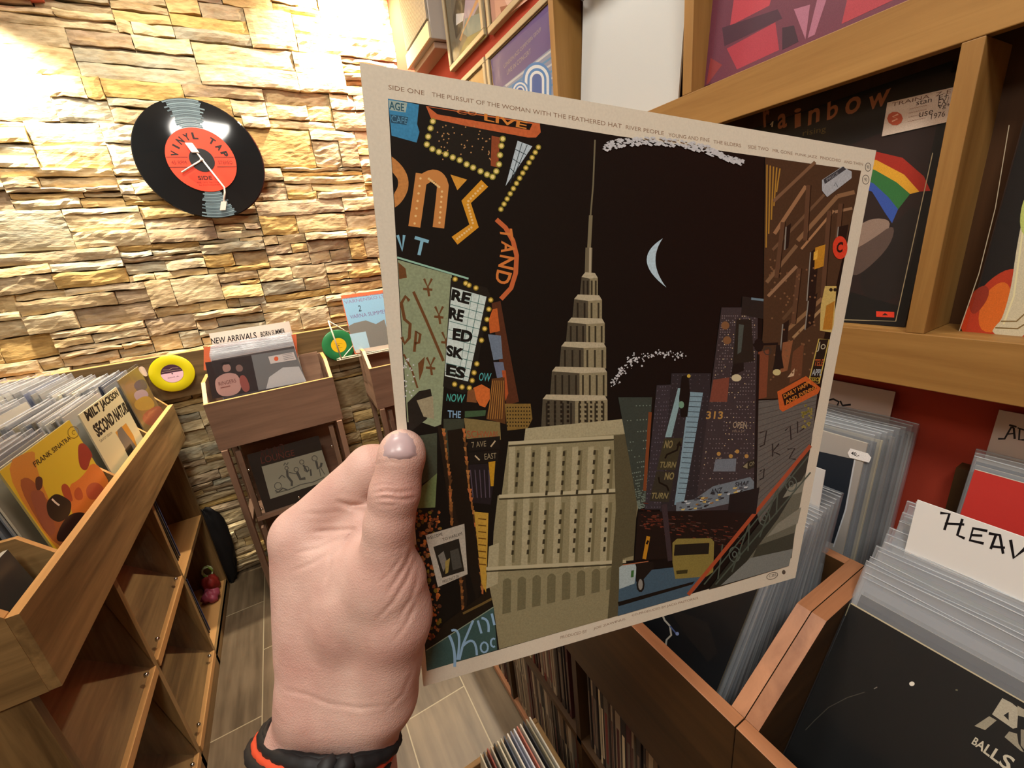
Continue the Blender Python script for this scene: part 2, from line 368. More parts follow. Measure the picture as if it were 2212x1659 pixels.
# ================================================================== RIGHT WALL SHELF
XF, XBK = .75, .848
SY = [1.022, .615, .228, -.165]; T = .018     # left edges (far side) of the uprights: occupy [y, y+T] toward +Y
t = thing('display_shelf', 'golden oak record display shelf fixed along the red wall, two tiers high', 'shelf', (.8, .4, 1.36))
def rail(z0, z1):
    g = G(); g.box(XF, XF+.018, -.3, 1.03, z0, z1, WS('y')); g.box(XF+.018, XBK, -.3, 1.03, z1-.018, z1, WS('y'), {0: WS('y')})
    return g.build('rail', t, bevel=.0012)
rail(1.375, 1.452); rail(1.79, 1.856)
rail(2.19, 2.26)
for y in SY:
    for (z0, z1) in ((1.452, 1.79), (1.856, 2.19)):
        g = G(); g.box(XF+.0005, XBK, y-.01, y+.01, z0, z1, WS('z')); g.build('upright', t, bevel=.0012)
g = G(); g.box(XBK-.012, XBK, -.3, 1.03, 1.38, 2.25, wood('shelf_back', '#3a2413', '#4d3018', 'z')); g.build('back_panel', t)
def lean_sheet(y0, y1, z0, X0, X1, hgt=.315):
    """sheet leaning on right wall shelf; returns corners TL,TR,BR,BL (viewer sees far side left)"""
    dz = math.sqrt(hgt**2 - (X1-X0)**2)
    return [(X1, y1, z0+dz), (X1, y0, z0+dz), (X0, y0, z0), (X0, y1, z0)]
def nrm(c4):
    c = [np.array(p, float) for p in c4]; n = np.cross(c[1]-c[0], c[3]-c[0]); n /= np.linalg.norm(n)
    if n @ (CAM - c[0]) < 0: n = -n
    return n
def album(name, label, c4, th=.004, front='#888888', edge='#cfc6b4', art=None, plas=None, group=None, grow=.006, cat='record', rough=.35, parts=None):
    c = [np.array(p, float) for p in c4]; n = nrm(c4); base = (c[2]+c[3])/2
    t_ = thing(name, label, cat, base, group)
    g = G(); sheet(g, c, -n, th, flat(front, rough), flat(edge, .6))
    if art: art(Art(g, c[0], n))
    g.build('sleeve', t_)
    if plas:
        cc = sum(c)/4; g = G(); up = (c[0]-c[3]); up /= np.linalg.norm(up); sd = (c[1]-c[0]); sd /= np.linalg.norm(sd)
        p = [c[0]+up*grow*2-sd*grow/2, c[1]+up*grow*2+sd*grow/2, c[2]+sd*grow/2, c[3]-sd*grow/2]
        p = [q + n*.0012 for q in p]; e_ = -n*(th+.0024); g.face(p, plas)
        for i_, j_ in ((0, 1), (1, 2), (3, 0)): g.face([p[i_], p[j_], p[j_]+e_, p[i_]+e_], plas)
        if plas is PLM:
            ph = rnd.uniform(0, 6); g.tube([p[0]+(p[1]-p[0])*q_/8 + n*.0015*math.sin(q_*.9+ph) + up*.0012*math.sin(q_*1.3+ph) for q_ in range(9)], .0007, RIM, 5, False)  # brighter tube on the rim draws the highlight line along the plastic's top
        g.build('plastic_sleeve', t_)
    if parts: parts(t_, Art(G(), c[0], n))
    return t_
# white sleeve, upper left bay
def art_white(a):
    a.poly([(1248,45),(1262,30),(1256,230),(1240,228)], '#d6d8cc')
album('record_album', 'blank white sleeve in plastic, first bay of the upper shelf tier', lean_sheet(.668, .982, 1.857, .79, .82), front='#c6c8c6', plas=PL, art=None, grow=.003)
def art_pink(a):
    a.poly([(1520,0),(1976,0),(1518,188)], '#6b3646')
    a.poly([(1585,0),(1665,0),(1662,12),(1577,56)], '#b5404c')
    a.poly([(1570,105),(1675,48),(1683,108),(1592,150)], '#a83a48')
    a.poly([(1535,125),(1560,140),(1530,180),(1526,182)], '#8d3a3a')
    a.poly([(1560,60),(1680,20),(1690,40),(1565,100)], '#4a2c3a')
    a.poly([(1715,20),(1750,10),(1740,85)], '#a66a80')
    a.poly([(1765,0),(1785,0),(1760,75),(1745,82)], '#a66a80')
    a.poly([(1830,0),(1930,0),(1818,52)], '#a83c46')
    a.poly([(1690,60),(1715,55),(1725,90),(1690,108)], '#3f2733')
album('record_album', 'pink and purple album sleeve with angular shapes, second bay of the upper shelf tier', lean_sheet(.262, .590, 1.857, .785, .82, .33), front='#5d3040', plas=PL, art=art_pink, grow=.003)
def art_rainbow(a):
    a.poly([(1560,300),(2060,130),(1935,700),(1560,700)], '#0e0b0a')
    a.poly([(1790,330),(2030,240),(1975,500),(1940,660),(1800,620)], '#241512')
    # plain rainbow arc
    bl = [[(1780,330),(1840,322),(1895,328),(1950,341),(1996,381),(2010,412)], [(1780,345),(1840,337),(1894,346),(1953,377),(1986,414)], [(1780,360),(1840,354),(1890,367),(1937,394),(1966,419)], [(1780,385),(1840,378),(1887,396),(1920,427),(1940,452)], [(1780,405),(1840,398),(1884,414),(1910,457),(1927,482)]]
    for k, c in enumerate(('#9c2414', '#d39a28', '#2c6a34', '#2f4ea0')): a.poly(bl[k] + bl[k+1][::-1], c)
    a.sm = 2; a.poly([(1850,640),(1870,540),(1920,490),(1945,470),(1975,440),(1990,480),(1960,600),(1935,655)], '#1c1412')
    a.poly([(1840,500),(1880,470),(1930,475),(1905,520),(1870,560),(1845,570)], '#8b7568')
    a.poly([(1835,545),(1880,520),(1935,480),(1925,530),(1870,585),(1838,600)], '#54433c')
    a.sm = 0; a.line([(2015,330),(1935,694),(1800,690)], 2, '#a89a78')
    for txt, q in (('r', [(1648,240),(1662,236),(1664,270),(1650,276)]), ('a', [(1680,250),(1700,240),(1700,275),(1680,280)]),
                   ('i', [(1716,236),(1731,232),(1731,272),(1716,278)]), ('n', [(1747,240),(1772,230),(1770,262),(1745,272)]), ('b', [(1788,222),(1812,210),(1810,250),(1786,262)]),
                   ('o', [(1828,215),(1862,203),(1858,240),(1824,252)]), ('w', [(1878,210),(1925,190),(1920,225),(1873,240)])):
        a.text(txt, q, '#9a6040', .02)
    a.text('rising', [(1735,282),(1785,272),(1784,288),(1734,298)], '#5a4a1e')
    a.poly([(1893,672),(1932,674),(1932,686),(1893,684)], '#d83a22'); a.poly([(1905,681),(1912,676),(1919,681)], '#2a1410')
    a.line([(1665,270),(1670,262),(1668,274)], 3, '#d8c8a8')
def parts_rainbow(t_, a):
    def lab(q, name, fn):
        g = G(); a.g = g; a.k = 70; a.poly(q, '#c9b7a8', .6); fn(a); g.build(name, t_)
    def fn(a):
        Q = [(1918,222),(2064,188),(2056,262),(1906,295)]
        a.text('TRAINA  Z-E', rq(Q, .08, .95, .84, .95), '#6a4a3c'); a.text('stan  E+', rq(Q, .45, .92, .70, .86), '#3c2a24'); a.text('EX/', rq(Q, .78, .93, .52, .74), '#3c2a24')
        a.text('Vg+', rq(Q, .78, .96, .40, .56), '#3c2a24'); a.text('use', rq(Q, .52, .72, .32, .46), '#3c2a24'); a.text('1976', rq(Q, .70, .90, .18, .34), '#3c2a24')
        for v in (.25, .38, .5, .62): a.text('~~~~~~~~', rq(Q, .36, .62, v, v+.03), '#9a7a6a')
        h = homog(Q); cx, cy = h((.16, .45)); a.dot(cx, cy, 17, '#b2543c', 15); a.line([h((.12, .38)), h((.2, .42)), h((.12, .52)), h((.2, .56))], 3, '#d8a48c')
    lab([(1918,222),(2064,188),(2056,262),(1906,295)], 'price_label', fn)
def rq(Q, u0, u1, v0, v1):
    h = homog(Q); return [tuple(h(p)) for p in ((u0,v1),(u1,v1),(u1,v0),(u0,v0))]
album('record_album', 'dark album sleeve with a rainbow arc and price label, lower shelf tier', lean_sheet(.250, .585, 1.4525, .782, .81, .322), front='#0b0a0a', edge='#3a352c', plas=PL, art=art_rainbow, grow=.002, parts=parts_rainbow)
def art_flame(a):
    a.sm = 2
    a.poly([(2140,600),(2190,575),(2230,600),(2230,760),(2065,730),(2090,660)], '#b03414')
    a.poly([(2120,640),(2170,600),(2190,640),(2160,720),(2110,715)], '#cf641a')
    a.poly([(2090,640),(2130,610),(2140,640),(2100,690)], '#8d2b14')
    a.line([(2180,270),(2150,450),(2115,590),(2070,722)], 2, '#b8ac94')
    a.poly([(2212,455),(2230,455),(2230,745),(2140,722),(2150,704),(2165,690),(2185,620),(2195,540)], '#c9bfa2')
    a.line([(2212,480),(2190,640),(2168,700)], 4, '#e0d6a8'); a.line([(2162,694),(2196,694),(2222,670)], 3, '#7a6238'); a.line([(2150,708),(2198,710),(2230,690)], 3, '#7a6238')
    a.poly([(2206,440),(2230,400),(2230,520),(2202,500)], '#b9c46a')
album('record_album', 'black album sleeve with orange flames and a cream stone foot, lower shelf tier', lean_sheet(-.13, .187, 1.4525, .79, .82), front='#14100e', edge='#8a7f68', plas=PL, art=art_flame, grow=.002)
# ================================================================== FRAMES + WALL BOX on red wall
def frame(label, y0, y1, z0, z1, art, fw=.018, bg='#888888', frm='#b0a080'):
    t_ = thing('picture_frame', label, 'framed picture', (XR-.002, (y0+y1)/2, z0), 'framed record sleeves on the red wall')
    g = G(); X0 = XR-.022; m1 = flat(frm, .35, .5, 0, .3); m2 = flat('#6a5430', .4)
    for (a, b_, c, d) in ((y0, y1, z0, z0+fw), (y0, y1, z1-fw, z1), (y0, y0+fw, z0+fw, z1-fw), (y1-fw, y1, z0+fw, z1-fw)):
        g.box(X0, XR, a, b_, c, d, m1)
    g.box(X0+.004, XR, y0+fw, y0+fw+.004, z0+fw, z1-fw, m2); g.box(X0+.004, XR, y1-fw-.004, y1-fw, z0+fw, z1-fw, m2)
    g.box(X0+.004, XR, y0+fw, y1-fw, z0+fw, z0+fw+.004, m2); g.box(X0+.004, XR, y0+fw, y1-fw, z1-fw-.004, z1-fw, m2)
    g.build('frame', t_, bevel=.002)
    g = G(); g.box(X0+.008, XR-.001, y0+fw, y1-fw, z0+fw, z1-fw, flat(bg, .25)); 
    art(Art(g, (X0+.008, 0, 0), (-1, 0, 0))); g.build('print', t_)
    g = G(); g.box(X0+.0055, X0+.0065, y0+fw, y1-fw, z0+fw, z1-fw, ACR); g.build('glass', t_)
def af1(a):
    a.poly([(973,0),(1045,0),(1052,78),(990,140)], '#6f6a5c'); a.poly([(985,0),(1005,0),(1000,60),(985,85),(978,40)], '#4a4438')
    a.poly([(1005,0),(1040,0),(1020,40),(1000,60)], '#a79ab0'); a.poly([(985,30),(1003,28),(1000,45),(985,55)], '#c8ccd0')
    a.poly([(1005,40),(1044,25),(1047,60),(1010,80),(998,70)], '#7d918e'); a.poly([(1028,0),(1035,0),(1000,70),(996,90),(992,85)], '#c79a6c')
    a.poly([(1010,80),(1050,60),(1050,80),(990,138),(992,115)], '#8a8650'); a.line([(995,125),(1010,100),(1030,92)], 4, '#cdbd8a')
frame('gilt framed picture of green and lilac shapes, nearest the white wall box', 1.517, 1.835, 2.318, 2.64, af1, bg='#77715f')
def af2(a):
    a.poly([(1068,0),(1140,0),(1072,52)], '#d0a08c'); a.poly([(1080,15),(1100,10),(1098,32),(1085,40)], '#9c6450'); a.poly([(1090,0),(1110,0),(1096,12)], '#e3c0b0')
frame('gilt framed pinkish portrait picture above the purple poster', 1.17, 1.49, 2.306, 2.63, af2, bg='#c69886')
def af3(a): a.poly([(1005,170),(1060,130),(1066,185),(1020,178)], '#d8b070')
frame('gilt framed cream picture half hidden behind the held sleeve', 1.537, 1.85, 1.94, 2.262, af3, bg='#d3ab6a')
def af4(a):
    a.poly([(1075,118),(1191,18),(1200,210),(1085,190)], '#6a5a90')
    a.poly([(1085,188),(1195,100),(1205,215)], '#8d98b4')
    for k in range(6):
        q = k*16; a.line([(1092, 186+q*.55), (1196, 106+q*.95)], 4, '#5f93c0' if k % 2 else '#c8ccd0')
    def bump(cx, cy, r):
        for rr, c in ((r, '#4b86c8'), (r*.84, '#dfe6ec'), (r*.66, '#4b86c8'), (r*.5, '#dfe6ec'), (r*.34, '#3f63ae')):
            a.poly([(cx+rr*.95*math.cos(th), cy-rr*1.15*math.sin(th)) for th in np.linspace(0, math.pi, 14)] + [(cx-rr*.95, cy+60), (cx+rr*.95, cy+60)], c)
    bump(1160, 172, 33); bump(1124, 197, 20)
    a.text('LONDON JAZZ COMPOSERS GROUP', [(1088,140),(1168,58),(1170,68),(1090,150)], '#b0a6a0'); a.text('LIVE IN CONCERT', [(1095,152),(1146,104),(1147,114),(1096,162)], '#b0a6a0')
frame('gilt framed purple poster with blue arches, beside the shelf end', 1.06, 1.525, 1.87, 2.262, af4, bg='#6c5c92')
g = G(); GREY = flat('#b8b4ae', .5)
t = thing('wall_speaker', 'pale grey box with a ribbed grille high on the red wall corner', 'wall box', (.81, 1.99, 2.433))
g.box(.775, XR, 1.85, 2.16, 2.433, 2.80, flat('#b4ada6', .5)); g.box(.790, XR, 1.87, 2.14, 2.41, 2.433, flat('#a58a78', .6)); g.build('housing', t, bevel=.003)  # lower block browner: reflected tint of the underside put into its colour
g = G()
for k in range(38): g.box(.767, .7745, 1.86+k*.0076, 1.8645+k*.0076, 2.50, 2.80, flat('#a9a396', .5))
g.box(.7745, .775, 1.855, 2.155, 2.49, 2.80, flat('#6d675c', .6)); g.build('grille', t)
g = G(); g.box(.765, .775, 1.85, 2.16, 2.433, 2.488, flat('#d9cfae', .45)); g.build('trim_strip', t, bevel=.002)
# wall lamp is out of view; board along the stone wall
g = G(); BW = wood('wall_plank', '#4a3a24', '#7a6342', 'x', .8)
g.box(-1.5, .84, 2.495, 2.535, 1.085, 1.298, BW, {1: WE('x')})
tag(g.build('wall_plank', bevel=.002), 'long dark wooden plank fixed level along the stone wall behind the crates', 'board')
# ================================================================== RIGHT BROWSER BINS
def side_profile(x0=.402, z0=.745, zf=1.005, xc=.54, zc=1.10, xb=.69):
    return [(x0, zf), (xc, zc), (xb, zc), (xb, z0), (x0, z0)]
def bin_unit(y0, y1, label, sides=(1, 1)):
    t_ = thing('record_bin', label, 'record bin', (.5, (y0+y1)/2, .745))
    g = G(); g.box(.382, .402, y0, y1, .745, 1.005, WD('y'), {1: WB('y')}); g.build('front_panel', t_, bevel=.001)
    for s_, y in zip(sides, (y0, y1-.018)):
        if not s_: continue
        g = G(); g.prism([(x, y, z) for x, z in side_profile()], (0, .018, 0), WD('x'), WB('x')); g.build('side_panel', t_, bevel=.001)
    g = G(); g.box(.672, .69, y0+.018, y1-.018, .745, 1.10, WD('y'), {1: WB('y')}); g.build('back_panel', t_, bevel=.001)
    g = G(); g.box(.402, .672, y0+.018, y1-.018, .745, .765, WD('y')); g.build('bottom_panel', t_)
    return t_
YD = .212
bin_unit(YD+.0006, YD+.40, 'cherry wood record bin holding the stack behind the held sleeve')
bin_unit(YD-.40, YD-.0006, 'cherry wood record bin nearest the camera holding the stack with the HEAVY card')
bin_unit(YD+.4012, YD+.80, 'cherry wood record bin furthest along the right counter, mostly hidden behind the held sleeve')
# rear step of the counter
for (y0, y1, lb) in ((YD+.0006, YD+.80, 'dark wooden rear step behind the cherry bins, far end'), (YD-.40, YD-.0006, 'dark wooden rear step behind the cherry bins, near end')):
    g = G(); g.box(.692, XR-.001, y0, y1, .745, .955, WD('y')); tag(g.build('counter_step'), lb, 'shelf')
g = G(); g.box(.825, XR-.001, .152, .172, .955, 1.24, WD('z')); tag(g.build('wooden_block'), 'small dark upright wooden divider on the rear step against the red wall', 'divider')
# ---- albums standing in bins: leaning sheets parallel to Y
def bin_sheet(y0, y1, Xb, zb, lean, hgt=.315):
    a = math.radians(lean); return [(Xb+hgt*math.sin(a), y1, zb+hgt*math.cos(a)), (Xb+hgt*math.sin(a), y0, zb+hgt*math.cos(a)), (Xb, y0, zb), (Xb, y1, zb)]
CS = ['#2b2d33', '#b9b2a2', '#5a3a34', '#8a8f96', '#3d4a5c', '#c9c2b4', '#6d5a48', '#232323', '#7f8a7a', '#a8927a', '#4a3f5a', '#d0ccc4']
# near bin (HEAVY)
def art_black(a):
    a.line([(1838,1303),(2230,1527)], 3, '#b3a98c'); a.line([(1836,1304),(1826,1330)], 2, '#8a8266')
    a.text('BALLS', rqz([(2107,1592),(2196,1640),(2178,1668),(2098,1606)]), '#b9b3a0', .02)
    # metallic angular letters
    a.poly([(2165,1508),(2185,1518),(2200,1530),(2197,1572),(2188,1574),(2143,1543)], '#a39d8c'); a.poly([(2168,1545),(2179,1538),(2179,1556)], '#0d0d0b')
    a.poly([(2137,1547),(2153,1556),(2128,1577),(2105,1568)], '#8e8876'); a.poly([(2180,1580),(2197,1585),(2200,1606),(2212,1625),(2205,1622),(2170,1592)], '#8e8876')
    a.poly([(2198,1524),(2225,1540),(2230,1555),(2198,1545)], '#97917f'); a.poly([(2205,1575),(2230,1580),(2230,1640),(2205,1610)], '#7d7768')
    a.line([(2064,1490),(2069,1491)], 3, '#6a6650')
    a.dot(1970,1477, 6, '#d8d4c8', 5)
    a.line([(1740,1577),(1760,1556),(1790,1528),(1830,1507),(1868,1495)], 2, '#3a372f'); a.line([(1888,1488),(1895,1484)], 2, '#77736a')
def rqz(q): return [q[0], q[1], q[2], q[3]]
random.seed(4)
NB = 20; c0 = bin_sheet(-.124, .190, .430, .832, 32.2)
album('record_album', 'black album sleeve with silver lettering, front of the near bin', c0, front='#0e0d0b', edge='#b3a98c', plas=PL, art=art_black, grow=.004)
for i in range(1, NB):
    t_ = i/(NB-1.0); Xb = .437 + .20*t_; lean = 32 - 18*t_; zb = .838 + .055*t_
    c = bin_sheet(-.128+rnd.uniform(-.004, .004), .188+rnd.uniform(-.003, .005)-.012*t_, Xb, zb+rnd.uniform(-.003, .006), lean)
    album('record_album', 'record in clear plastic in the near bin stack before the HEAVY card' if i > 2 else ('dark sleeve edge right behind the black album, pale worn top edge' if i == 1 else 'second sleeve edge behind the black album, bluish top'), c, th=.003, front='#191b22' if i < 3 else CS[i % 12], edge='#cfc8b6' if i < 3 else CS[(i*5) % 12], plas=PLM, grow=.012, group='plastic sleeved records in the near bin' if i > 2 else None)
def div_card(label, c4, txt, q, col='#dad7d0', pen='#17151a', bold=.02, strokes=None, stripe=None, th=.0015):
    c = [np.array(p, float) for p in c4]; n = nrm(c4); g = G(); sheet(g, c, -n, th, flat(col, .5), flat(col, .5)); a = Art(g, c[0], n)
    if stripe: a.poly(stripe[0], stripe[1])
    if txt: a.text(txt, q, pen, bold)
    for s_, w_ in (strokes or []): a.line(s_, w_, pen)
    tag(g.build('divider_card'), label, 'divider card')
div_card('white divider card handwritten HEAVY standing in the near bin', [(.668, .166, 1.252), (.668, -.15, 1.252), (.655, -.15, .90), (.655, .166, .90)], None, None, '#e9e9e8',
    strokes=[([(2031,1108),(2051,1110),(2040,1145)], 6), ([(2041,1131),(2083,1133)], 5), ([(2079,1121),(2068,1156),(2084,1163)], 6),
             ([(2133,1147),(2102,1141),(2095,1167),(2125,1174)], 6), ([(2099,1156),(2122,1157)], 5),
             ([(2140,1186),(2152,1154)], 6), ([(2136,1152),(2160,1156),(2167,1196)], 6), ([(2140,1180),(2171,1183)], 5), ([(2183,1166),(2190,1205),(2212,1187),(2226,1170)], 7)])
# rear tier, near: red sleeve + AL.. card
rs = bin_sheet(-.16, .150, .745, .99, 12)
div_card('pale divider card handwritten AD behind the red sleeve', [(.835, .148, 1.338), (.835, -.15, 1.338), (.815, -.15, 1.0), (.815, .148, 1.0)], None, None, '#b9aaa2',
    strokes=[([(2156,948),(2170,948),(2185,922)], 4), ([(2185,922),(2190,925),(2192,948)], 5), ([(2174,938),(2193,936)], 3), ([(2180,918),(2196,922)], 4), ([(2203,925),(2201,950),(2212,950)], 4), ([(2198,924),(2230,935)], 3)])
def art_red(a): pass
album('record_album', 'plain red album sleeve in plastic on the rear step below the AD card', bin_sheet(-.16, .146, .742, .956, 8, .310), front='#c2342c', plas=PL, grow=.006)
for i in range(3): album('record_album', 'record in clear plastic behind the plain red sleeve', bin_sheet(-.165, .148+.003*i, .757+.014*i, .956, 7, .312), th=.003, front=CS[i+3], plas=PLM, grow=.006, group='records behind the plain red sleeve')
# rear tier, far: grey sleeve with dark blue panel, price tag 40
def art_grey(a):
    a.poly([(1680,955),(1845,992),(1836,1040),(1825,1100),(1802,1175),(1680,1130)], '#1e242e')
    a.line([(1847,992),(1838,1040),(1827,1100),(1800,1182)], 3, '#c9cfd6')
def parts_grey(t_, a):
    g = G(); a.g = g; a.k = 60; Q = [(1834,968),(1880,982),(1878,1000),(1832,986)]
    a.poly([(1832,978),(1838,968),(1876,979),(1883,988),(1878,999),(1836,988)], '#e8e8ea'); a.text('40,-', rq(Q, .14, .52, .28, .78), '#15151c', .02); g.build('price_tag', t_)
album('record_album', 'grey sleeve with dark blue panel and white 40 price tag on the rear step', bin_sheet(.258, .57, .722, .957, 6, .315), front='#a9a49f', plas=PL, art=art_grey, parts=parts_grey, grow=.004)
FC = ['#7b7f84', '#70757a', '#d8caa0', '#5c5f58', '#8c8378', '#3b3630', '#6f6a62', '#a7a39a']
for i in range(8):
    album('record_album', 'record in clear plastic stacked behind the 40 priced grey sleeve', bin_sheet(.256-.004*i, .57-.004*i, .730+.010*i, .956, 5, .314+.001*i), th=.004, front=FC[i], edge=FC[i], plas=PLM, grow=.008, group='records behind the 40 priced grey sleeve')
div_card('pale divider card with handwriting ending in K behind the far rear records', [(.836, .57, 1.335), (.836, .262, 1.335), (.82, .262, 1.0), (.82, .57, 1.0)], None, None, '#b5a39c',
    strokes=[([(1784,866),(1800,862),(1812,868),(1808,878)], 4), ([(1815,866),(1820,876),(1838,874)], 4)])
# middle bin (behind held sleeve)
def art_bolt(a):
    a.line([(1428,1322),(1436,1340),(1447,1352),(1450,1372),(1440,1382),(1438,1395)], 4, '#b8b6ac'); a.line([(1447,1352),(1462,1370)], 3, '#4d5f98'); a.dot(1463,1369, 4, '#7d92c8')
    a.poly([(1440,1310),(1530,1345),(1550,1410),(1530,1430),(1480,1370)], '#181310')
album('record_album', 'black album sleeve with a thin lightning streak, front of the middle bin', bin_sheet(.300, .600, .425, .80, 29, .31), front='#0b0b0d', edge='#77694a', plas=PL, art=art_bolt, grow=.003)
for i in range(22):
    t_ = i/21.0
    album('record_album', 'record in clear plastic in the middle bin stack behind the black sleeve', bin_sheet(.298-.036*t_+rnd.uniform(-.002, .002), .598-.03*t_, .436+.20*t_, .80+.068*t_, 28-18*t_, .316), th=.005, front=CS[(i*7) % 12], edge=['#8f8468', '#5f6268', '#3a3c40', '#74777c', '#2c2c2e'][i % 5], plas=PLM, grow=.012, group='plastic sleeved records in the middle bin')
div_card('blank white divider card at the back of the middle bin', [(.672, .56, 1.245), (.672, .275, 1.245), (.665, .275, .92), (.665, .56, .92)], None, None, '#d4d6d8')
# ---- lower shelving under the bins
t = thing('record_shelving', 'dark brown open shelving under the right bins packed with record spines', 'shelving', (.6, .8, 0))
XL = .405
g = G(); g.box(XL, .84, -.2, 1.62, .03, .055, WD('y'), {5: WB('y'), 1: WB('y')}); g.build('bottom_board', t)
g = G(); g.box(XL+.01, .84, -.2, 1.62, 0, .03, flat('#1c130b', .6)); g.build('plinth', t)
g = G(); g.box(XL, .84, -.2, 1.62, .395, .415, WD('y')); g.build('middle_board', t)
g = G(); g.box(.83, .84, -.2, 1.62, .055, .74, WD('y')); g.build('back_board', t)
for y in (1.60, 1.02, .602, .19, -.2):
    g = G(); g.box(XL, .83, y, y+.018, .055, .744, WD('z')); g.build('upright', t)
g = G(); g.box(XL, .84, -.2, 1.62, .730, .744, WD('y')); g.build('top_board', t)
SP = ['#6b5a4a', '#8a7a66', '#3c2c24', '#a3937c', '#4a2420', '#2a2420', '#76604a', '#5c5246', '#c0b090', '#38302c', '#6e2f28', '#94866e']
lib = {}
def spine(y, z, wd, c, lbl, grp, x=XL+.012):
    k = (c, round(wd, 4))
    if k not in lib:
        g = G(); g.box(x, x+.312, 0, wd, 0, .313, flat(c, .55, .25)); g.box(x-.0003, x, wd*.25, wd*.75, .03, .20, flat(SP[(SP.index(c)+3) % 12], .6)); o = g.build('record_album', loc=(x+.15, 0, 0)); lib[k] = o
    else: o = lib[k].copy(); COL.objects.link(o)
    o.location = (x+.15, y, z); tag(o, lbl, 'record', grp); return o
for (y0, y1, z, lbl, grp) in ((.625, 1.005, .056, 'record spine standing upright on the bottom board of the right shelving', 'record spines on the bottom right shelf'),
        (.625, 1.0, .416, 'record spine standing upright on the middle board of the right shelving', 'record spines on the middle right shelf'),
        (.215, .585, .416, 'record spine on the middle board under the near bin', 'record spines under the near bin'), 
        (1.05, 1.30, .056, 'record spine at the far end of the bottom right board', 'record spines at the far end low')):
    y = y0 + (.03 if z > .3 else .0)
    while y < y1 - .012:
        wd = rnd.choice([.006, .009, .012, .015]); spine(y, z+.0005, wd, rnd.choice(SP), lbl, grp); y += wd + rnd.choice([.0008, .0015, .001, .007])
# ---- raw wood floor crate with sleeves
t = thing('wooden_crate', 'rough raw pine crate of sleeves on the floor at the picture bottom', 'crate', (.25, .70, 0))
g = G(); g.box(.0, .375, .775, .79, .17, .285, WO('x')); g.box(.0, .375, .775, .79, .02, .13, WO('x')); g.build('far_side', t, bevel=.002)
g = G(); g.box(.36, .375, .44, .775, .17, .285, WO('y')); g.box(.36, .375, .44, .775, .02, .13, WO('y')); g.build('right_side', t, bevel=.002)
g = G(); g.box(.0, .015, .44, .775, .17, .285, WO('y')); g.box(.0, .015, .44, .775, .02, .13, WO('y')); g.build('left_side', t, bevel=.002)
g = G(); g.box(.0, .375, .425, .44, .17, .285, WO('x')); g.box(.0, .375, .425, .44, .02, .13, WO('x')); g.build('near_side', t, bevel=.002)
g = G(); g.box(.0, .375, .425, .79, 0, .02, WO('y')); g.build('base', t)
g = G(); g.box(.335, .36, .745, .775, .02, .30, WO('z')); g.build('corner_post', t)
cc = ['#c8c0aa', '#6d6a66', '#8b4438', '#b7b0a0', '#2e2c2a', '#d6cfb8', '#c2bca8', '#4b5566', '#e6e2d8', '#8f96ac', '#dfe3ee', '#c47a6a', '#d8d4c8', '#3a3a40', '#b0a890', '#e0dccf']
cn = ['cream', 'grey', 'brick red', 'stone coloured', 'charcoal', 'ivory', 'beige', 'slate blue', 'white', 'lavender', 'pale blue white', 'salmon', 'off white', 'near black', 'khaki', 'chalk white']
for i in range(16):
    x = .155 + i*.0115; g = G(); c = cc[i]; ln = .03-.001*i
    g.hexa([(x,.45,.021),(x+.0035,.45,.021),(x+.0035,.765,.021),(x,.765,.021),(x+ln,.45,.335+.0006*i),(x+ln+.0035,.45,.335+.0006*i),(x+ln+.0035,.765,.335+.0006*i),(x+ln,.765,.335+.0006*i)], flat(c, .5))
    tag(g.build('record_album'), cn[i]+' sleeve standing in the raw pine floor crate', 'record')

# ================================================================== LEFT LONG CRATE
YL0, YL1 = 1.0, 2.46
def crate_prof(xf=-.55, z0=.885, zf=1.07, xm=-.61, zm=1.145, xb=-1.16):
    return [(xf, z0), (xf, zf), (xm, zm), (xb, zm), (xb, z0)]
t = thing('record_crate', 'long walnut record crate with pale edge bands along the left side', 'crate', (-.85, 1.75, .885))
g = G(); g.box(-.57, -.55, YL0, YL1, .885, 1.07, WL('y'), {1: WE('y')}); g.build('front_panel', t, bevel=.0012)
for y in (YL0, YL1-.018):
    g = G(); g.prism([(x, y, z) for x, z in [(-.57, .885), (-.57, 1.072), (-.62, 1.14), (-1.16, 1.14), (-1.16, .885)]], (0, .018, 0), WL('x'), WE('x')); g.build('end_panel', t, bevel=.0012)
for y in (1.224, 1.650, 2.060):
    g = G(); g.prism([(x, y, z) for x, z in [(-.57, .905), (-.57, 1.06), (-.62, 1.125), (-1.14, 1.13), (-1.14, .905)]], (0, .013, 0), WL('x'), WE('x')); g.build('divider', t)
g = G(); g.box(-1.16, -1.142, YL0+.018, YL1-.018, .885, 1.14, WL('y')); g.build('back_panel', t)
g = G(); g.box(-1.142, -.57, YL0+.018, YL1-.018, .885, .90, WL('y')); g.build('bottom_panel', t)
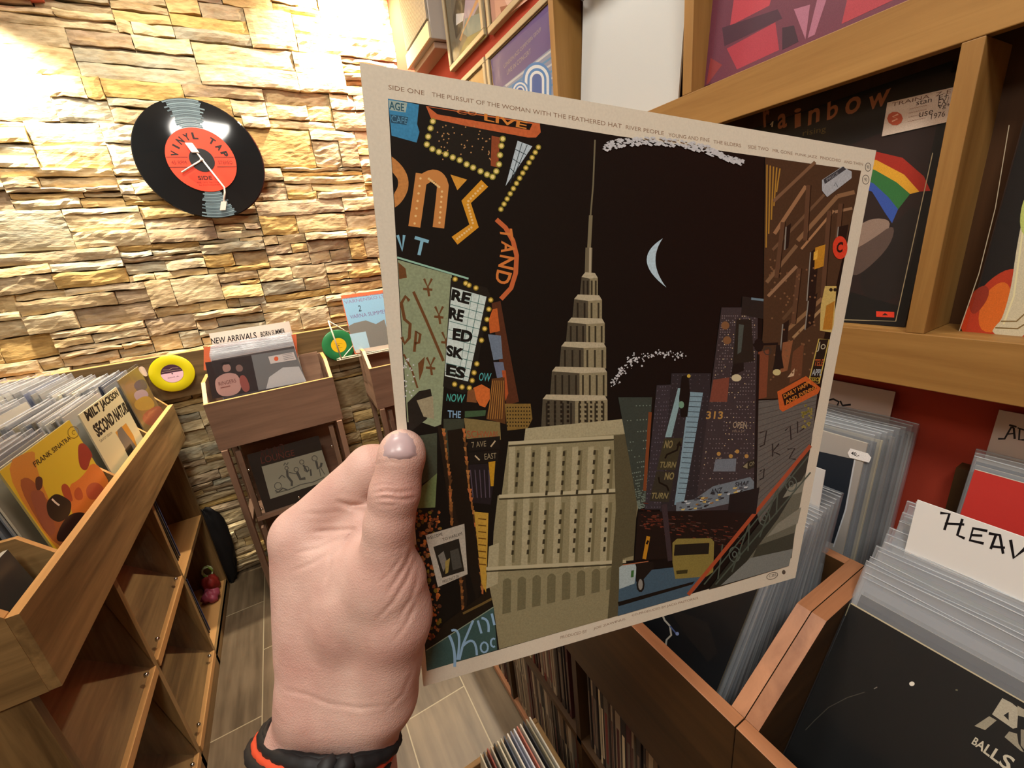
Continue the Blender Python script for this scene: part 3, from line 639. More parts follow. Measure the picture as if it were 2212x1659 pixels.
# ---- lower unit with acrylic pockets
t = thing('display_rack', 'walnut rack of tilted clear acrylic pockets beneath the long crate', 'rack', (-.85, 1.75, 0))
XP = -.60
for y in (1.015, 1.455, 1.915, 2.455):
    g = G(); g.box(-1.12, XP, y-.012 if y > 1.1 else 1.005, y+.012, .0, .884, WL('z'), {3: WL('z')}); g.build('upright', t, bevel=.001)
g = G(); g.box(-1.12, -1.10, 1.02, 2.45, .0, .884, WL('y')); g.build('back_board', t)
g = G(); g.box(-1.10, XP-.03, 1.027, 2.443, .866, .884, WL('y')); g.build('top_board', t)
def pocket(y0, y1, zb, zt):
    # wooden tray board sloping outward + rail + acrylic
    g = G(); g.hexa([(XP-.18,y0,zb+.16),(XP-.0,y0,zb-.02),(XP-.0,y1,zb-.02),(XP-.18,y1,zb+.16),(XP-.18,y0,zb+.175),(XP-.0,y0,zb-.005),(XP-.0,y1,zb-.005),(XP-.18,y1,zb+.175)], WL('y')); g.build('tray_board', t)
    g = G(); g.box(XP-.012, XP+.004, y0, y1, zb-.022, zb+.006, WE('y')); r_ = g.build('rail', t, bevel=.001)
    g = G(); g.hexa([(XP-.001,y0,zb+.006),(XP+.002,y0,zb+.006),(XP+.002,y1,zb+.006),(XP-.001,y1,zb+.006),(XP-.05,y0,zt),(XP-.047,y0,zt),(XP-.047,y1,zt),(XP-.05,y1,zt)], ACR); pn = g.build('acrylic_pane', t)
    for yy in (y0+.06, y1-.06):
        for zz in (zb+.035,):
            g = G(); g.lathe((XP-.0005, yy, zz), (1, 0, .1), [(0, .006), (.004, .006), (.0065, .003), (.0065, -.004), (0, -.004)], flat('#c8c4b8', .15, .5, 0, 0, 1.0), 16); g.build('bolt', pn, smooth=True)
for (y0, y1) in ((1.027, 1.443), (1.467, 1.903)):
    pocket(y0, y1, .49, .86); pocket(y0, y1, .085, .45)
g = G(); g.box(-1.10, XP, 1.927, 2.443, .455, .475, WL('y'), {5: WE('y'), 1: WE('y')}); g.build('shelf_board', t)
g = G(); g.box(-1.10, XP, 1.927, 2.443, .04, .06, WL('y'), {5: WE('y'), 1: WE('y')}); g.build('shelf_board', t)
g = G(); g.box(XP-.01, XP+.0, 1.02, 2.45, 0, .062, WL('y')); g.build('kick_board', t)
for (z, lb, gp, yy0, yy1) in ((.476, 'dark sleeve leaning in the open upper bay of the left rack', 'sleeves in the open upper bay of the left rack', 1.95, 2.12), (.061, 'sleeve standing in the open lower bay of the left rack', 'sleeves in the open lower bay of the left rack', 1.94, 2.10)):
    for i in range(9):
        y = yy0 + (yy1-yy0)*i/9; g = G(); cl = ['#4a4238', '#2c2a28', '#5a5c70', '#7d7468', '#343a58', '#8c8672', '#2a2420', '#565048', '#3c4468'][i]
        ln = .02
        g.hexa([(-.95,y,z),(-.637,y,z),(-.637,y+.006,z),(-.95,y+.006,z),(-.95,y-ln,z+.313),(-.637,y-ln,z+.313),(-.637,y+.006-ln,z+.313),(-.95,y+.006-ln,z+.313)], flat(cl, .5))
        tag(g.build('record_album'), lb, 'record', gp)
# ---- sleeves in the left crate
def front_sheet(y0, y1, Xt, zt, Xb, zb): return [(Xt, y0, zt), (Xt, y1, zt), (Xb, y1, zb), (Xb, y0, zb)]
def art_sin(a):
    Q = [(12,1011),(160,907),(235,1044),(110,1170)]
    h = homog(Q)
    def p(l): return [tuple(h(q)) for q in l]
    a.sm = 2; a.poly(p([(-.05,1.05),(.38,1.0),(.30,.86),(.24,.6),(.2,.2),(.1,-.2),(0,-.2)]), '#c08232'); a.poly(p([(0,.8),(.18,.78),(.2,.3),(.35,-.2),(0,-.2)]), '#94552e')
    a.poly(p([(.45,.38),(.7,.32),(1,.42),(1.02,-.2),(.3,-.2)]), '#c8722e')
    a.poly([(168,966),(172,958),(181,957),(192,968),(201,985),(196,990),(190,1014),(180,1017),(170,1004)], '#8d3324')
    a.poly([(131,1050),(140,1043),(150,1052),(155,1070),(158,1084),(146,1082),(136,1070)], '#9c4426'); a.poly([(160,1060),(170,1050),(178,1062),(180,1078),(168,1082),(160,1074)], '#a84c26')
    a.poly([(184,1058),(195,1043),(212,1042),(226,1056),(222,1070),(205,1080),(190,1078)], '#a34c30')
    a.poly([(75,1035),(82,1028),(92,1032),(92,1048),(88,1058),(78,1060)], '#4a2a1e'); a.poly([(60,1065),(78,1058),(95,1062),(100,1090),(125,1150),(100,1160)], '#8a5038')
    a.poly([(100,1085),(112,1070),(125,1066),(150,1080),(155,1090),(150,1115),(128,1130),(108,1120),(101,1105)], '#241812'); a.poly([(150,1110),(180,1105),(188,1118),(150,1170),(118,1170),(130,1135)], '#2a1a18'); a.line([(112,1078),(120,1086),(128,1092)], 4, '#d8cdb8')
    a.text('FRANK SINATRA', [(70,999),(148,941),(154,949),(76,1010)], '#3b2c14', .01)
    a.line([(158+12*math.cos(k*.7), 934+13*math.sin(k*.7)) for k in range(9)], 1.5, '#7a6418', True)
    a.text('C', [(155,929),(162,929),(162,939),(155,939)], '#7a6418')
album('record_album', 'yellow album sleeve lettered FRANK SINATRA, front of the second crate bay', front_sheet(1.258, 1.632, -.607, 1.272, -.580, .957), front='#c9b02c', edge='#8d7f4a', art=art_sin, th=.004)
def art_milt(a):
    a.sm = 0
    a.text('MILT JACKSON', [(180,890),(251,842),(259,858),(193,917)], '#16140f', .05)
    a.text('SECOND NATURE', [(198,920),(272,864),(280,888),(213,946)], '#16140f', .05)
    a.text('SAVOY SESSION', [(214,951),(241,932),(243,936),(218,956)], '#3a382f')
    a.poly([(249,934),(272,914),(288,940),(298,968),(290,978),(266,962)], '#c08a34'); a.poly([(253,930),(262,921),(274,938),(284,950),(296,968),(280,988),(266,962),(256,945)], '#6c675c'); a.poly([(270,972),(282,958),(290,975),(279,990)], '#26241f')
album('record_album', 'cream album sleeve lettered MILT JACKSON SECOND NATURE in black', front_sheet(1.676, 2.042, -.599, 1.272, -.577, .96), front='#c9c49a', edge='#a8a288', art=art_milt)
def art_third(a):
    a.sm = 2
    a.poly([(262,835),(290,812),(330,880),(358,905),(335,930),(300,890)], '#8a6a2e'); a.poly([(285,830),(310,815),(322,838),(300,850)], '#4a3846'); a.poly([(285,850),(310,838),(325,855),(300,872)], '#a08898')
    a.poly([(285,870),(320,850),(340,880),(300,890)], '#a8862c'); a.poly([(300,900),(345,870),(358,900),(325,925)], '#96502e'); a.poly([(296,796),(309,789),(322,810),(312,815)], '#c9b8ae')
album('record_album', 'mustard and brown album sleeve in plastic in the far crate bay', front_sheet(2.125, 2.425, -.612, 1.280, -.585, .965), front='#7d6530', edge='#8d8266', art=art_third, plas=PL)
LC = ['#a39c88', '#c2bba6', '#6c675c', '#4b4a44', '#d0c9b2', '#8d8674', '#b0aa9a', '#353a4a', '#8a8068', '#c9c3b4', '#26241f', '#7a7468']
BAY = ((1.262, 1.58, 'second'), (1.684, 1.998, 'third'), (2.098, 2.405, 'fourth'))
nm = {'second': 'second', 'third': 'middle', 'fourth': 'far'}
for bi_, (y0, y1, w_) in enumerate(BAY):
    for i in range(13):
        X = -.625 - (.012 if bi_ == 2 else 0) - .0132*(i+1); lean = .028+.001*i; o = rnd.uniform(-.006, .008)
        album('record_album', 'sleeve edge packed behind the front cover in the %s bay of the long crate' % nm[w_], front_sheet(y0+o, y1+o, X, 1.262+rnd.uniform(-.006, .012), X+lean, .958), th=.004, front=LC[(i*5+bi_) % 12], edge=LC[(i*5+bi_) % 12], plas=PLM if (i+bi_) % 3 else None, grow=.006, group='front row sleeves in the %s bay of the long crate' % nm[w_])
    for i in range(13):
        X = -.825 - .021*i; o = rnd.uniform(-.006, .008); cx = '#b98c2c' if (i == 4 and bi_ == 1) else ('#2a3a78' if i == 2 and bi_ == 2 else LC[(i*7+3+bi_) % 12])
        album('record_album', 'plastic sleeved record in the rear row of the %s bay of the long crate' % nm[w_], front_sheet(y0+o, y1+o, X, 1.285+rnd.uniform(-.004, .012)+.002*i, X+.03, .98), th=.004, front=cx, edge='#8f8c82', plas=PLM, grow=.008, group='rear row records in the %s bay of the long crate' % nm[w_])
# near small bay: compact disc cases
for i in range(9):
    X = -.60-.012*i; g = G()
    sheet(g, [(X-.02, 1.045, 1.12), (X-.02, 1.19, 1.12), (X, 1.19, .975), (X, 1.045, .975)], (-.99, 0, -.13), .009, flat(['#3c3a36', '#b8b09a', '#8d8672', '#c9c0a8', '#6a655a', '#d6ceb8', '#a39c8a', '#4c4a44', '#b0a894'][i], .25, .5), flat('#b9b4a4', .3))
    t_ = g.build('disc_case')
    tag(t_, 'dark smoky disc case at the front of the nearest crate bay' if i == 0 else 'pale disc case edge behind the dark one in the nearest crate bay', 'disc case', None if i == 0 else 'disc cases in the nearest crate bay')
# black bag and bits at far end of left rack
g = G(); 
def blob(g, c, r, mat, seg=16, seed=1, amp=.15):
    rr = np.random.RandomState(seed); vs_ = []; 
    for j in range(seg+1):
        th = math.pi*j/seg
        for i in range(seg*2):
            ph = math.pi*i/seg; k = 1 + amp*math.sin(3*ph+seed)*math.sin(2*th) + amp*.5*math.sin(7*ph+2*seed)*math.sin(5*th)
            vs_.append((c[0]+r[0]*k*math.sin(th)*math.cos(ph), c[1]+r[1]*k*math.sin(th)*math.sin(ph), c[2]+r[2]*k*math.cos(th)))
    n = seg*2; g.mesh(vs_, [(j*n+i, j*n+(i+1) % n, (j+1)*n+(i+1) % n, (j+1)*n+i) for j in range(seg) for i in range(n)], mat)
blob(g, (-.60, 2.495, .235), (.075, .035, .235), flat('#0d0d10', .6, .4), seed=2); tag(g.build('fabric_bag', smooth=True), 'black fabric bag slumped against the stone wall beside the left rack', 'bag')
g = G(); blob(g, (-.655, 2.385, .105), (.04, .04, .045), flat('#8c2a22', .5), seed=5); tag(g.build('red_pouch', smooth=True), 'crumpled red wrapped parcel on the low board before the black bag', 'parcel')
g = G(); blob(g, (-.65, 2.30, .092), (.04, .035, .032), flat('#a0485a', .4), seed=8, amp=.25); tag(g.build('pink_pouch', smooth=True), 'crumpled pink and red wrapper on the low board end of the left rack', 'wrapper')
g = G()
for k in range(5):
    a0 = k*1.3; g.tube([(-.655+.022*math.cos(a0+q*.6), 2.41+.008*math.sin(q), .165+.03*math.sin(a0+q*.6)) for q in range(7)], .004, flat('#7fa03c' if k % 2 else '#b9c49a', .5), 6)
tag(g.build('green_ribbon', smooth=True), 'curled lime green and white ribbon on top of the red parcel', 'ribbon')
# ================================================================== STANDS BY THE BACK WALL
class ArtL(Art):
    def __init__(s, g, o, ux, uy, n, eps=1e-4): super().__init__(g, o, n, eps); s.o = np.array(o, float); s.ux = np.array(ux, float); s.uy = np.array(uy, float)
    def base(s, x, y): return s.o + s.ux*x + s.uy*y
def floor_stand(x0, x1, label, clabel, rec=True):
    t = thing('crate_stand', label, 'stand', ((x0+x1)/2, 2.33, 0))
    for xa in (x0, x1-.025):
        g = G(); g.box(xa, xa+.025, 2.165, 2.20, 0, .874, WR('z')); g.build('leg', t, bevel=.001)
        g = G(); g.box(xa, xa+.025, 2.44, 2.475, 0, .874, WR('z')); g.build('leg', t, bevel=.001)
        g = G(); g.box(xa, xa+.025, 2.20, 2.44, .02, .06, WR('y')); g.box(xa, xa+.025, 2.20, 2.44, .44, .48, WR('y')); g.build('side_rail', t)
    for (zb, zt) in ((.49, .845), (.045, .42)):
        for xa in (x0+.045, x1-.067):
            g = G(); g.hexa([(xa,2.19,zb),(xa+.022,2.19,zb),(xa+.022,2.215,zb),(xa,2.215,zb),(xa,2.20,zt),(xa+.022,2.20,zt),(xa+.022,2.225,zt),(xa,2.225,zt)], WR('z')); g.build('pocket_frame', t, bevel=.001)
        g = G(); g.box(x0+.045, x1-.045, 2.185, 2.36, zb-.022, zb, WR('x')); g.build('pocket_base', t)
        g = G(); g.box(x0+.05, x1-.05, 2.36, 2.372, zb, zt, WR('x')); g.build('pocket_back', t)
        g = G(); g.hexa([(x0+.05,2.186,zb),(x1-.05,2.186,zb),(x1-.05,2.189,zb),(x0+.05,2.189,zb),(x0+.05,2.194,zt-.06),(x1-.05,2.194,zt-.06),(x1-.05,2.197,zt-.06),(x0+.05,2.197,zt-.06)], ACR); pn = g.build('acrylic_pane', t)
        for xx in (x0+.075, (x0+x1)/2-.02, x1-.075):
            for zz in ((zb+.035,) if xx not in (x0+.075, x1-.075) else (zb+.035, zt-.10)):
                g = G(); g.lathe((xx, 2.187, zz), (0, -1, 0), [(0, .006), (.004, .006), (.0065, .003), (.0065, -.003), (0, -.003)], flat('#c8c4b8', .15, .5, 0, 0, 1.0), 16); g.build('bolt', pn, smooth=True)
    c = thing('record_crate', clabel, 'crate', ((x0+x1)/2, 2.33, .875))
    xa, xb = x0-.008, x1+.008
    g = G(); g.box(xa, xb, 2.182, 2.20, .875, 1.10, WR('x'), {1: WE('x')}); g.build('front_panel', c, bevel=.001)
    for xx in (xa, xb-.016):
        g = G(); g.prism([(xx, 2.20, .875), (xx, 2.20, 1.10), (xx, 2.30, 1.175), (xx, 2.47, 1.18), (xx, 2.47, .875)], (.016, 0, 0), WR('y'), WE('y')); g.build('side_panel', c)
    g = G(); g.box(xa+.016, xb-.016, 2.456, 2.47, .875, 1.18, WR('x')); g.build('back_panel', c)
    g = G(); g.box(xa+.016, xb-.016, 2.20, 2.456, .875, .89, WR('x')); g.build('bottom_panel', c)
    return t, c
floor_stand(-.382, .142, 'brown wooden stand with clear pockets under the new arrivals crate', 'brown wooden crate holding the new arrivals against the stone wall')
floor_stand(.335, .832, 'brown wooden stand mostly hidden behind the held sleeve', 'brown wooden crate corner peeking out left of the held sleeve')
def ysheet(x0, x1, Yt, zt, Yb, zb): return [(x0, Yt, zt), (x1, Yt, zt), (x1, Yb, zb), (x0, Yb, zb)]
def art_na(a):
    Q = [(443,783),(635,753),(662,824),(459,862)]; h = homog(Q)
    def p(l): return [tuple(h(q)) for q in l]
    a.poly(p([(0,0),(0,1),(.5,1),(.47,0)]), '#2e2628'); a.poly(p([(.5,1),(1,1),(1,0),(.47,0)]), '#6d7074'); a.sm = 2
    a.poly(p([(.06,.0),(.05,.45),(.12,.58),(.22,.62),(.32,.5),(.3,.0)]), '#b08c88'); a.poly(p([(.30,.45),(.38,.5),(.4,.05),(.31,.0)]), '#8a4c48')
    a.poly(p([(.17,.62),(.16,.8),(.2,.88),(.25,.84),(.25,.66)]), '#9a7a74'); a.poly(p([(.3,.6),(.3,.76),(.35,.8),(.38,.7),(.36,.58)]), '#7a605c')
    a.poly(p([(.14,.86),(.2,.95),(.27,.88),(.24,.84)]), '#1c1616')
    a.sm = 0; a.text('RINGERS', [tuple(h(q)) for q in ((.09,.40),(.27,.42),(.27,.32),(.09,.30))], '#6a3a38'); a.line(p([(.1,.24),(.2,.25)]), 2, '#7a4a48')
    a.poly(p([(.68,.88),(.98,.9),(.98,.66),(.68,.66)]), '#c4c0c0'); x, y = h((.76, .78)); a.dot(x, y, 5, '#d2603c')
    for k in range(4): a.line(p([(.84,.86-.05*k),(.96,.87-.05*k)]), 1, '#7a7a80')
    a.poly(p([(.55,0),(.62,.3),(.8,.5),(.98,.45),(1,0)]), '#b4b9bf')  # glare of the plastic, painted as a pale patch on the cover
def plane_sheet(px, Y0, lean, back=(0, 1, 0)):
    """corners from pixels on a plane through Y0 (at pixel px[3]) leaning away at the top"""
    b = hit(*px[3], 1, Y0); n = np.array([0, -math.cos(lean), math.sin(lean)])
    out = []
    for q in px:
        d = ray(*q); out.append(CAM + (n @ (b - CAM))/(n @ d)*d)
    return out
a0 = hit(459, 862, 1, 2.225); a1 = hit(443, 783, 1, 2.262)
album('record_album', 'dark two-figure album cover in shiny plastic, front of the new arrivals crate', ysheet(-.318, .018, 2.262, 1.272, 2.222, .957), front='#4a4548', plas=PL, art=art_na, grow=.008)
for i in range(15):
    album('record_album', 'record in shiny clear plastic behind the two-figure cover in the new arrivals crate', ysheet(-.318, .016, 2.270+.0095*i, 1.274+.002*i, 2.232+.0095*i, .957), th=.003, front=['#8c7f86', '#6d5a62', '#a8a4a8', '#5a4c50', '#98848c'][i % 5], edge='#b09aa4', plas=PLM, grow=.010, group='new arrivals records')
cN = ysheet(-.318, .028, 2.425, 1.375, 2.42, .95)
div_card('white card handwritten NEW ARRIVALS with orange stripe in the crate by the wall', cN, 'NEW ARRIVALS', [(455,731),(553,717),(555,731),(457,744)], '#e6dccf', bold=.015, stripe=([(440,750),(640,722),(645,800),(440,800)], '#d8714c'))
_c = bpy.data.objects[-1] if False else None
g = G(); a = Art(g, cN[0], nrm(cN)); a.k = 60; a.text('BORN SUMMER', [(562,717),(614,709),(616,719),(564,728)], '#17151a', .015)
g2 = [o for o in bpy.data.objects if o.name.startswith('divider_card') and 'NEW ARRIVALS' in o.get('label', '')][0]
g.build('handwriting', g2)
g = G(); sheet(g, ysheet(.03, .118, 2.40, 1.20, 2.36, .895), (0, 1, 0), .006, WR('x'), WR('x')); tag(g.build('backing_board'), 'plain brown board standing beside the records in the new arrivals crate', 'board')
# record in the upper pocket
def art_pocket(a):
    Q = [(565,1008),(695,972),(716,1036),(584,1078)]; h = homog(Q)
    a.poly(Q, '#a9a996')
    ink = '#5c5d58'
    def ln(l, w=1.6): a.line([tuple(h(q)) for q in l], w, ink)
    for (x, y, s) in ((.16,.3,1.2), (.36,.75,.6), (.5,.62,.8), (.62,.8,.8), (.66,.55,.9), (.84,.8,1.0)):
        ln([(x+.045*s*math.cos(k), y+.09*s*math.sin(k)) for k in np.linspace(0, 6.3, 9)])
    ln([(.36,.68),(.34,.5),(.38,.3),(.36,.18)], 5); ln([(.33,.85),(.36,.92),(.38,.84),(.41,.9)], 2); ln([(.38,.6),(.47,.5),(.52,.52)]); ln([(.5,.54),(.52,.3),(.6,.28)], 6); ln([(.63,.7),(.66,.45),(.72,.5),(.7,.3)], 4)
    ln([(.85,.7),(.84,.45),(.9,.5),(.93,.6)], 5); ln([(.86,.45),(.85,.2)]); ln([(.89,.45),(.92,.22)]); ln([(.1,.12),(.3,.1),(.5,.14),(.7,.1),(.9,.14)]); ln([(.1,.2),(.14,.12),(.22,.2),(.28,.1)], 3); ln([(.2,.5),(.26,.58),(.3,.48)], 2)
    a.text('ROUND', [(563,972),(612,957),(614,975),(565,990)], '#4c2a24', .0); a.text('LOUNGE', [(562,988),(634,971),(637,984),(565,1002)], '#6a3a30', .0)
album('record_album', 'dark album sleeve with a pale line drawing in the upper clear pocket of the stand', ysheet(-.30, .02, 2.225, .805, 2.205, .4915), front='#352e2a', art=art_pocket, edge='#5a5048')
album('record_album', 'dim dark sleeve in the lower clear pocket of the stand', ysheet(-.295, .02, 2.235, .36, 2.205, .046), front='#4a4038', edge='#5a5048')
# yellow and green small discs leaning on the plank
def small_disc(label, c, r, ri, col, lc, tilt=.12, fn=None, extra=()):
    t = thing('vinyl_disc', label, 'vinyl disc', (c[0], c[1], c[2]-r)); ax = (0, -math.cos(tilt), math.sin(tilt))
    g = G(); g.lathe(c, ax, [(0, .0012), (ri, .0012), (ri+.002, .0016), (r-.003, .0016), (r, .0004), (r-.002, -.001), (0, -.001)], flat(col, .3, .5), 64); g.build('disc', t, smooth=True)
    g = G(); a = ArtL(g, np.array(c)+np.array(ax)*.0019, (1, 0, 0), (0, ax[2], -ax[1]), ax); a.o = np.array(c)+np.array(ax)*.0019
    a.uy = np.array((0, math.sin(tilt), math.cos(tilt)))
    a.dot(0, 0, ri, lc, n=40); fn and fn(a, ri); g.build('label', t)
def fy(a, r):
    a.poly([(r*math.cos(k), r*math.sin(k)) for k in np.linspace(.1, math.pi-.1, 16)] , '#3a2030')
    a.line([(-.7*r,.55*r),(-.2*r,.45*r),(.2*r,.6*r),(.7*r,.5*r)], .0015, '#b09a8a'); a.line([(-.85*r,.3*r),(0,.3*r),(.85*r,.25*r)], .0012, '#b09a8a')
    a.text('SIDE A', [(-.5*r,-.35*r),(.5*r,-.35*r),(.5*r,-.45*r),(-.5*r,-.45*r)], '#7a5a6a'); a.dot(0, 0, .003, '#2a2420')
small_disc('translucent yellow seven inch disc leaning against the wooden plank', (-.515, 2.478, 1.212), .088, .043, '#b7ac0a', '#c9a6b4', fn=fy)
def fg(a, r):
    a.line([(-.6*r,.3*r),(.5*r,.2*r)], .0012, '#7a6a10'); a.line([(-.5*r,-.3*r),(.4*r,-.35*r)], .0012, '#7a6a10'); a.dot(0, 0, .003, '#2a2420')
small_disc('green seven inch disc with yellow label behind the white wire easel', (.238, 2.47, 1.20), .086, .040, '#1f6a3c', '#cfa818', fn=fg)
# wire easel + blue sleeve
g = G(); WM = flat('#d6cdb4', .35, .5)
def e3(x, y, Y=2.355): return hit(x, y, 1, Y)
g.tube([e3(709,693), e3(738,776)], .0035, WM, 8); g.tube([e3(709,693), e3(748,716, 2.40), e3(800,716,2.40)], .003, WM, 8); g.tube([e3(738,776), e3(764,745, 2.39)], .003, WM, 8)
b0 = e3(728,779); b1 = b0 + np.array([.42, 0, 0]); g.tube([b0, b1], .0035, WM, 8); g.tube([b0+[0,0,.008], b1+[0,0,.008]], .002, WM, 8)
g.tube([b0+[.41,0,0], b0+[.41,.05,.19]], .003, WM, 8); g.tube([b0+[.02,0,0], b0+[.02,.1,-.01], b0+[.40,.1,-.01]], .003, WM, 8)
tag(g.build('wire_easel', smooth=True), 'white wire display easel holding the pale blue sleeve', 'easel')
def art_blue(a):
    a.poly([(739,646),(830,634),(850,750),(768,762)], '#8fc0de')
    a.text('VARNENSKO LYATO', [(743,650),(850,633),(852,639),(745,657)], '#8a7aa0'); a.text('VARNA SUMMER', [(755,681),(835,668),(837,676),(757,689)], '#7a6a9a')
    a.text('INTERNATIONAL MUSIC FESTIVAL', [(742,644),(850,629),(851,632),(743,647)], '#5a7a9a'); a.text('2', [(773,660),(779,659),(781,672),(775,673)], '#2a3444')
    a.poly([(752,705),(765,698),(790,692),(812,700),(830,690),(850,760),(768,762)], '#7d7f7a'); a.poly([(755,722),(790,716),(800,755),(767,759)], '#a9cfe2'); a.poly([(768,756),(850,742),(850,752),(769,763)], '#d8cdbc')
album('record_album', 'pale blue album sleeve with orange border on the white wire easel', ysheet(.297, .612, 2.40, 1.468, 2.362, 1.155), front='#d9744e', edge='#d9744e', art=art_blue)
# record clock
CK = np.array([-.143, 2.492, 2.128]); R_ = .243
t = thing('record_clock', 'large black record clock with red label lettered VINYL TAP on the stone wall', 'clock', CK - [0, 0, R_])
m = new_mat('glossy_black_vinyl'); nt, N, L, b = nodes(m); b.inputs['Base Color'].default_value = (.006, .007, .008, 1); b.inputs['Roughness'].default_value = .05; b.inputs['Specular IOR Level'].default_value = .5
g = G(); g.lathe(CK, (0, -1, 0), [(0, .004), (R_-.004, .004), (R_, .001), (R_-.002, -.003), (0, -.003)], m, 96); g.build('disc', t)
g = G(); a = ArtL(g, CK + np.array([0, -.0045, 0]), (1, 0, 0), (0, 0, 1), (0, -1, 0), 8e-5)
# light sheen on the grooves, painted on the face as pale steel wedges
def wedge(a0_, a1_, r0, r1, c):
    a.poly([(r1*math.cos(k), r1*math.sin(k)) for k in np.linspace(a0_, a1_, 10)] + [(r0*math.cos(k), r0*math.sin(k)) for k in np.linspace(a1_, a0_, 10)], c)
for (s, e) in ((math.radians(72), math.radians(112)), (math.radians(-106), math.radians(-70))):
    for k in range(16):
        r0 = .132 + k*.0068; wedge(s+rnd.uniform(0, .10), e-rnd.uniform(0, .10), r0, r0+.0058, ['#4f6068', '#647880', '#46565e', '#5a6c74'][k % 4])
a.dot(0, 0, .130, '#cf3a1e', n=64); 
def arc_text(txt, r, h_, a_start, a_end, col, bold=.03, wfac=.8):
    n = len(txt); 
    for i, ch in enumerate(txt):
        if ch == ' ': continue
        th = a_start + (a_end-a_start)*i/(n-1); c_ = np.array([math.cos(th), math.sin(th)]); tn = np.array([math.sin(th), -math.cos(th)])
        w_ = h_*wfac*(.4 if ch == 'I' else 1)
        q = [c_*(r+h_)-tn*w_/2, c_*(r+h_)+tn*w_/2, c_*r+tn*w_/2, c_*r-tn*w_/2]; a.text(ch, q, col, bold)
arc_text('VINYL TAP', .083, .027, math.radians(165), math.radians(15), '#1a0c08', .05)
for z_ in (.012, -.028): a.line([(-.128, z_), (-.05, z_)], .0022, '#200c08'); a.line([(.05, z_), (.128, z_)], .0022, '#200c08')
a.text('45 RPM', [(-.115,-.002),(-.06,-.002),(-.06,-.016),(-.115,-.016)], '#7a2010'); a.text('STEREO', [(.06,-.002),(.115,-.002),(.115,-.016),(.06,-.016)], '#7a2010')
a.text('SIDE 1', [(-.035,-.064),(.035,-.064),(.035,-.080),(-.035,-.080)], '#3a120a', .02); a.text('THE TIME MACHINE', [(-.045,-.088),(.045,-.088),(.045,-.094),(-.045,-.094)], '#7a2010'); a.text('ALL RIGHTS RESERVED', [(-.04,-.099),(.04,-.099),(.04,-.104),(-.04,-.104)], '#7a2010')
a.dot(0, 0, .047, '#0d0b0b', n=48); g.build('face_print_sheen', t)
HM = flat('#c9bdb4', .35, .5)
def hnd(name, pts, w, y=-.014, mat=HM):
    g = G(); g.tube([CK + [p[0], y, p[1]] for p in pts], w, mat, 8); return g.build(name, t, smooth=True)
hnd('hour_hand', [(0, 0), (-.088, -.050)], .0035)
hnd('minute_hand', [(-.012, .03), (.055, -.115), (.052, -.135), (.032, -.19)], .0035, -.018)
g = G(); q = CK + [-.022, -.018, .045]; g.hexa([q+[x, y, z] for z in (-.018, .020) for (x, y) in ((-.014+z*-.4, -.006), (.014+z*-.4, -.006), (.014+z*-.4, .006), (-.014+z*-.4, .006))], flat('#dcd6d2', .35)); g.build('counterweight', t, bevel=.002)
g = G(); q = CK + [.033, -.018, -.19]; g.hexa([q+[x, y, z] for z in (-.022, .015) for (x, y) in ((-.012+z*.4, -.004), (.010+z*.4, -.004), (.010+z*.4, .004), (-.012+z*.4, .004))], HM); g.build('headshell', t)
g = G(); g.lathe(CK + [0, -.004, 0], (0, -1, 0), [(0, .018), (.006, .018), (.007, .012), (.007, 0), (0, 0)], HM, 20); g.build('pivot', t, smooth=True)
# ================================================================== HELD SLEEVE
HC = [(777,135),(1893,325),(1718,1248),(915,1483)]
HP = np.array([[0.051,0.197,1.695],[0.355,0.144,1.655],[0.319,0.140,1.335],[0.021,0.195,1.377]])
ctr = HP.mean(0); u_, s_, vt_ = np.linalg.svd(HP-ctr); HN = vt_[2]; HN = HN if HN @ (CAM-ctr) > 0 else -HN
g = G(); A = Art(g, ctr, HN, 4.5e-7)
A.k = 0; cor = [A.P(*q) for q in HC]
held = thing('record_album', 'large album sleeve held up in the hand, cream border around a night city collage', 'record', (cor[2]+cor[3])/2)
CARD = flat('#d8d3c2', .55, .3, .04)
sheet(g, cor, -HN, .0032, CARD, flat('#bdb39c', .7)); A.k = 1
P_, LN, TX = A.poly, A.line, A.text
P_([(838,213),(1330,293),(1859,369),(1703,1222),(1380,1316),(922,1449),(877,900)], '#12100e')
rr = random.Random(11)
# --- left: night signs
P_([(838,213),(905,226),(901,268),(906,285),(900,308),(846,293)], '#3a86b4'); P_([(839,216),(880,222),(876,243),(842,238)], '#9fb4ae'); TX('AGE', [(840,218),(873,224),(873,241),(841,236)], '#2a5a6c', .02)
P_([(843,247),(882,253),(878,270),(845,265)], '#27506a'); TX('CAFE', [(845,248),(880,255),(879,268),(846,263)], '#5a96b8')
P_([(920,229),(1166,267),(1168,286),(1158,297),(1140,297),(932,258)], '#c2653a'); P_([(925,231),(1150,268),(1144,281),(945,247)], '#15110f')
TX('LIVE', [(1046,245),(1140,264),(1137,279),(1046,260)], '#d08438', .02); TX('CO', [(985,236),(1030,242),(1030,250),(988,246)], '#c8763a')
P_([(938,257),(1080,288),(1068,385),(922,316)], '#1c1a16'); A.dots([(rr.uniform(945,1060), rr.uniform(270,345)) for _ in range(45)], 1.6, '#b48a5a'); P_([(1062,293),(1080,297),(1076,362),(1060,358)], '#8f4a2c')
bul = [(935,262),(930,277),(925,295),(922,312),(934,322),(948,328),(963,333),(978,340),(993,346),(1008,355),(1022,362),(1038,370),(1052,377),(1064,382),(1072,370),(1078,355),(1080,335),(1083,315),(1086,300)]
A.dots(bul, 7, '#8f8a3a'); A.dots(bul, 4.4, '#ecd98a')
P_([(1118,304),(1150,316),(1092,402)], '#b4c8d4')
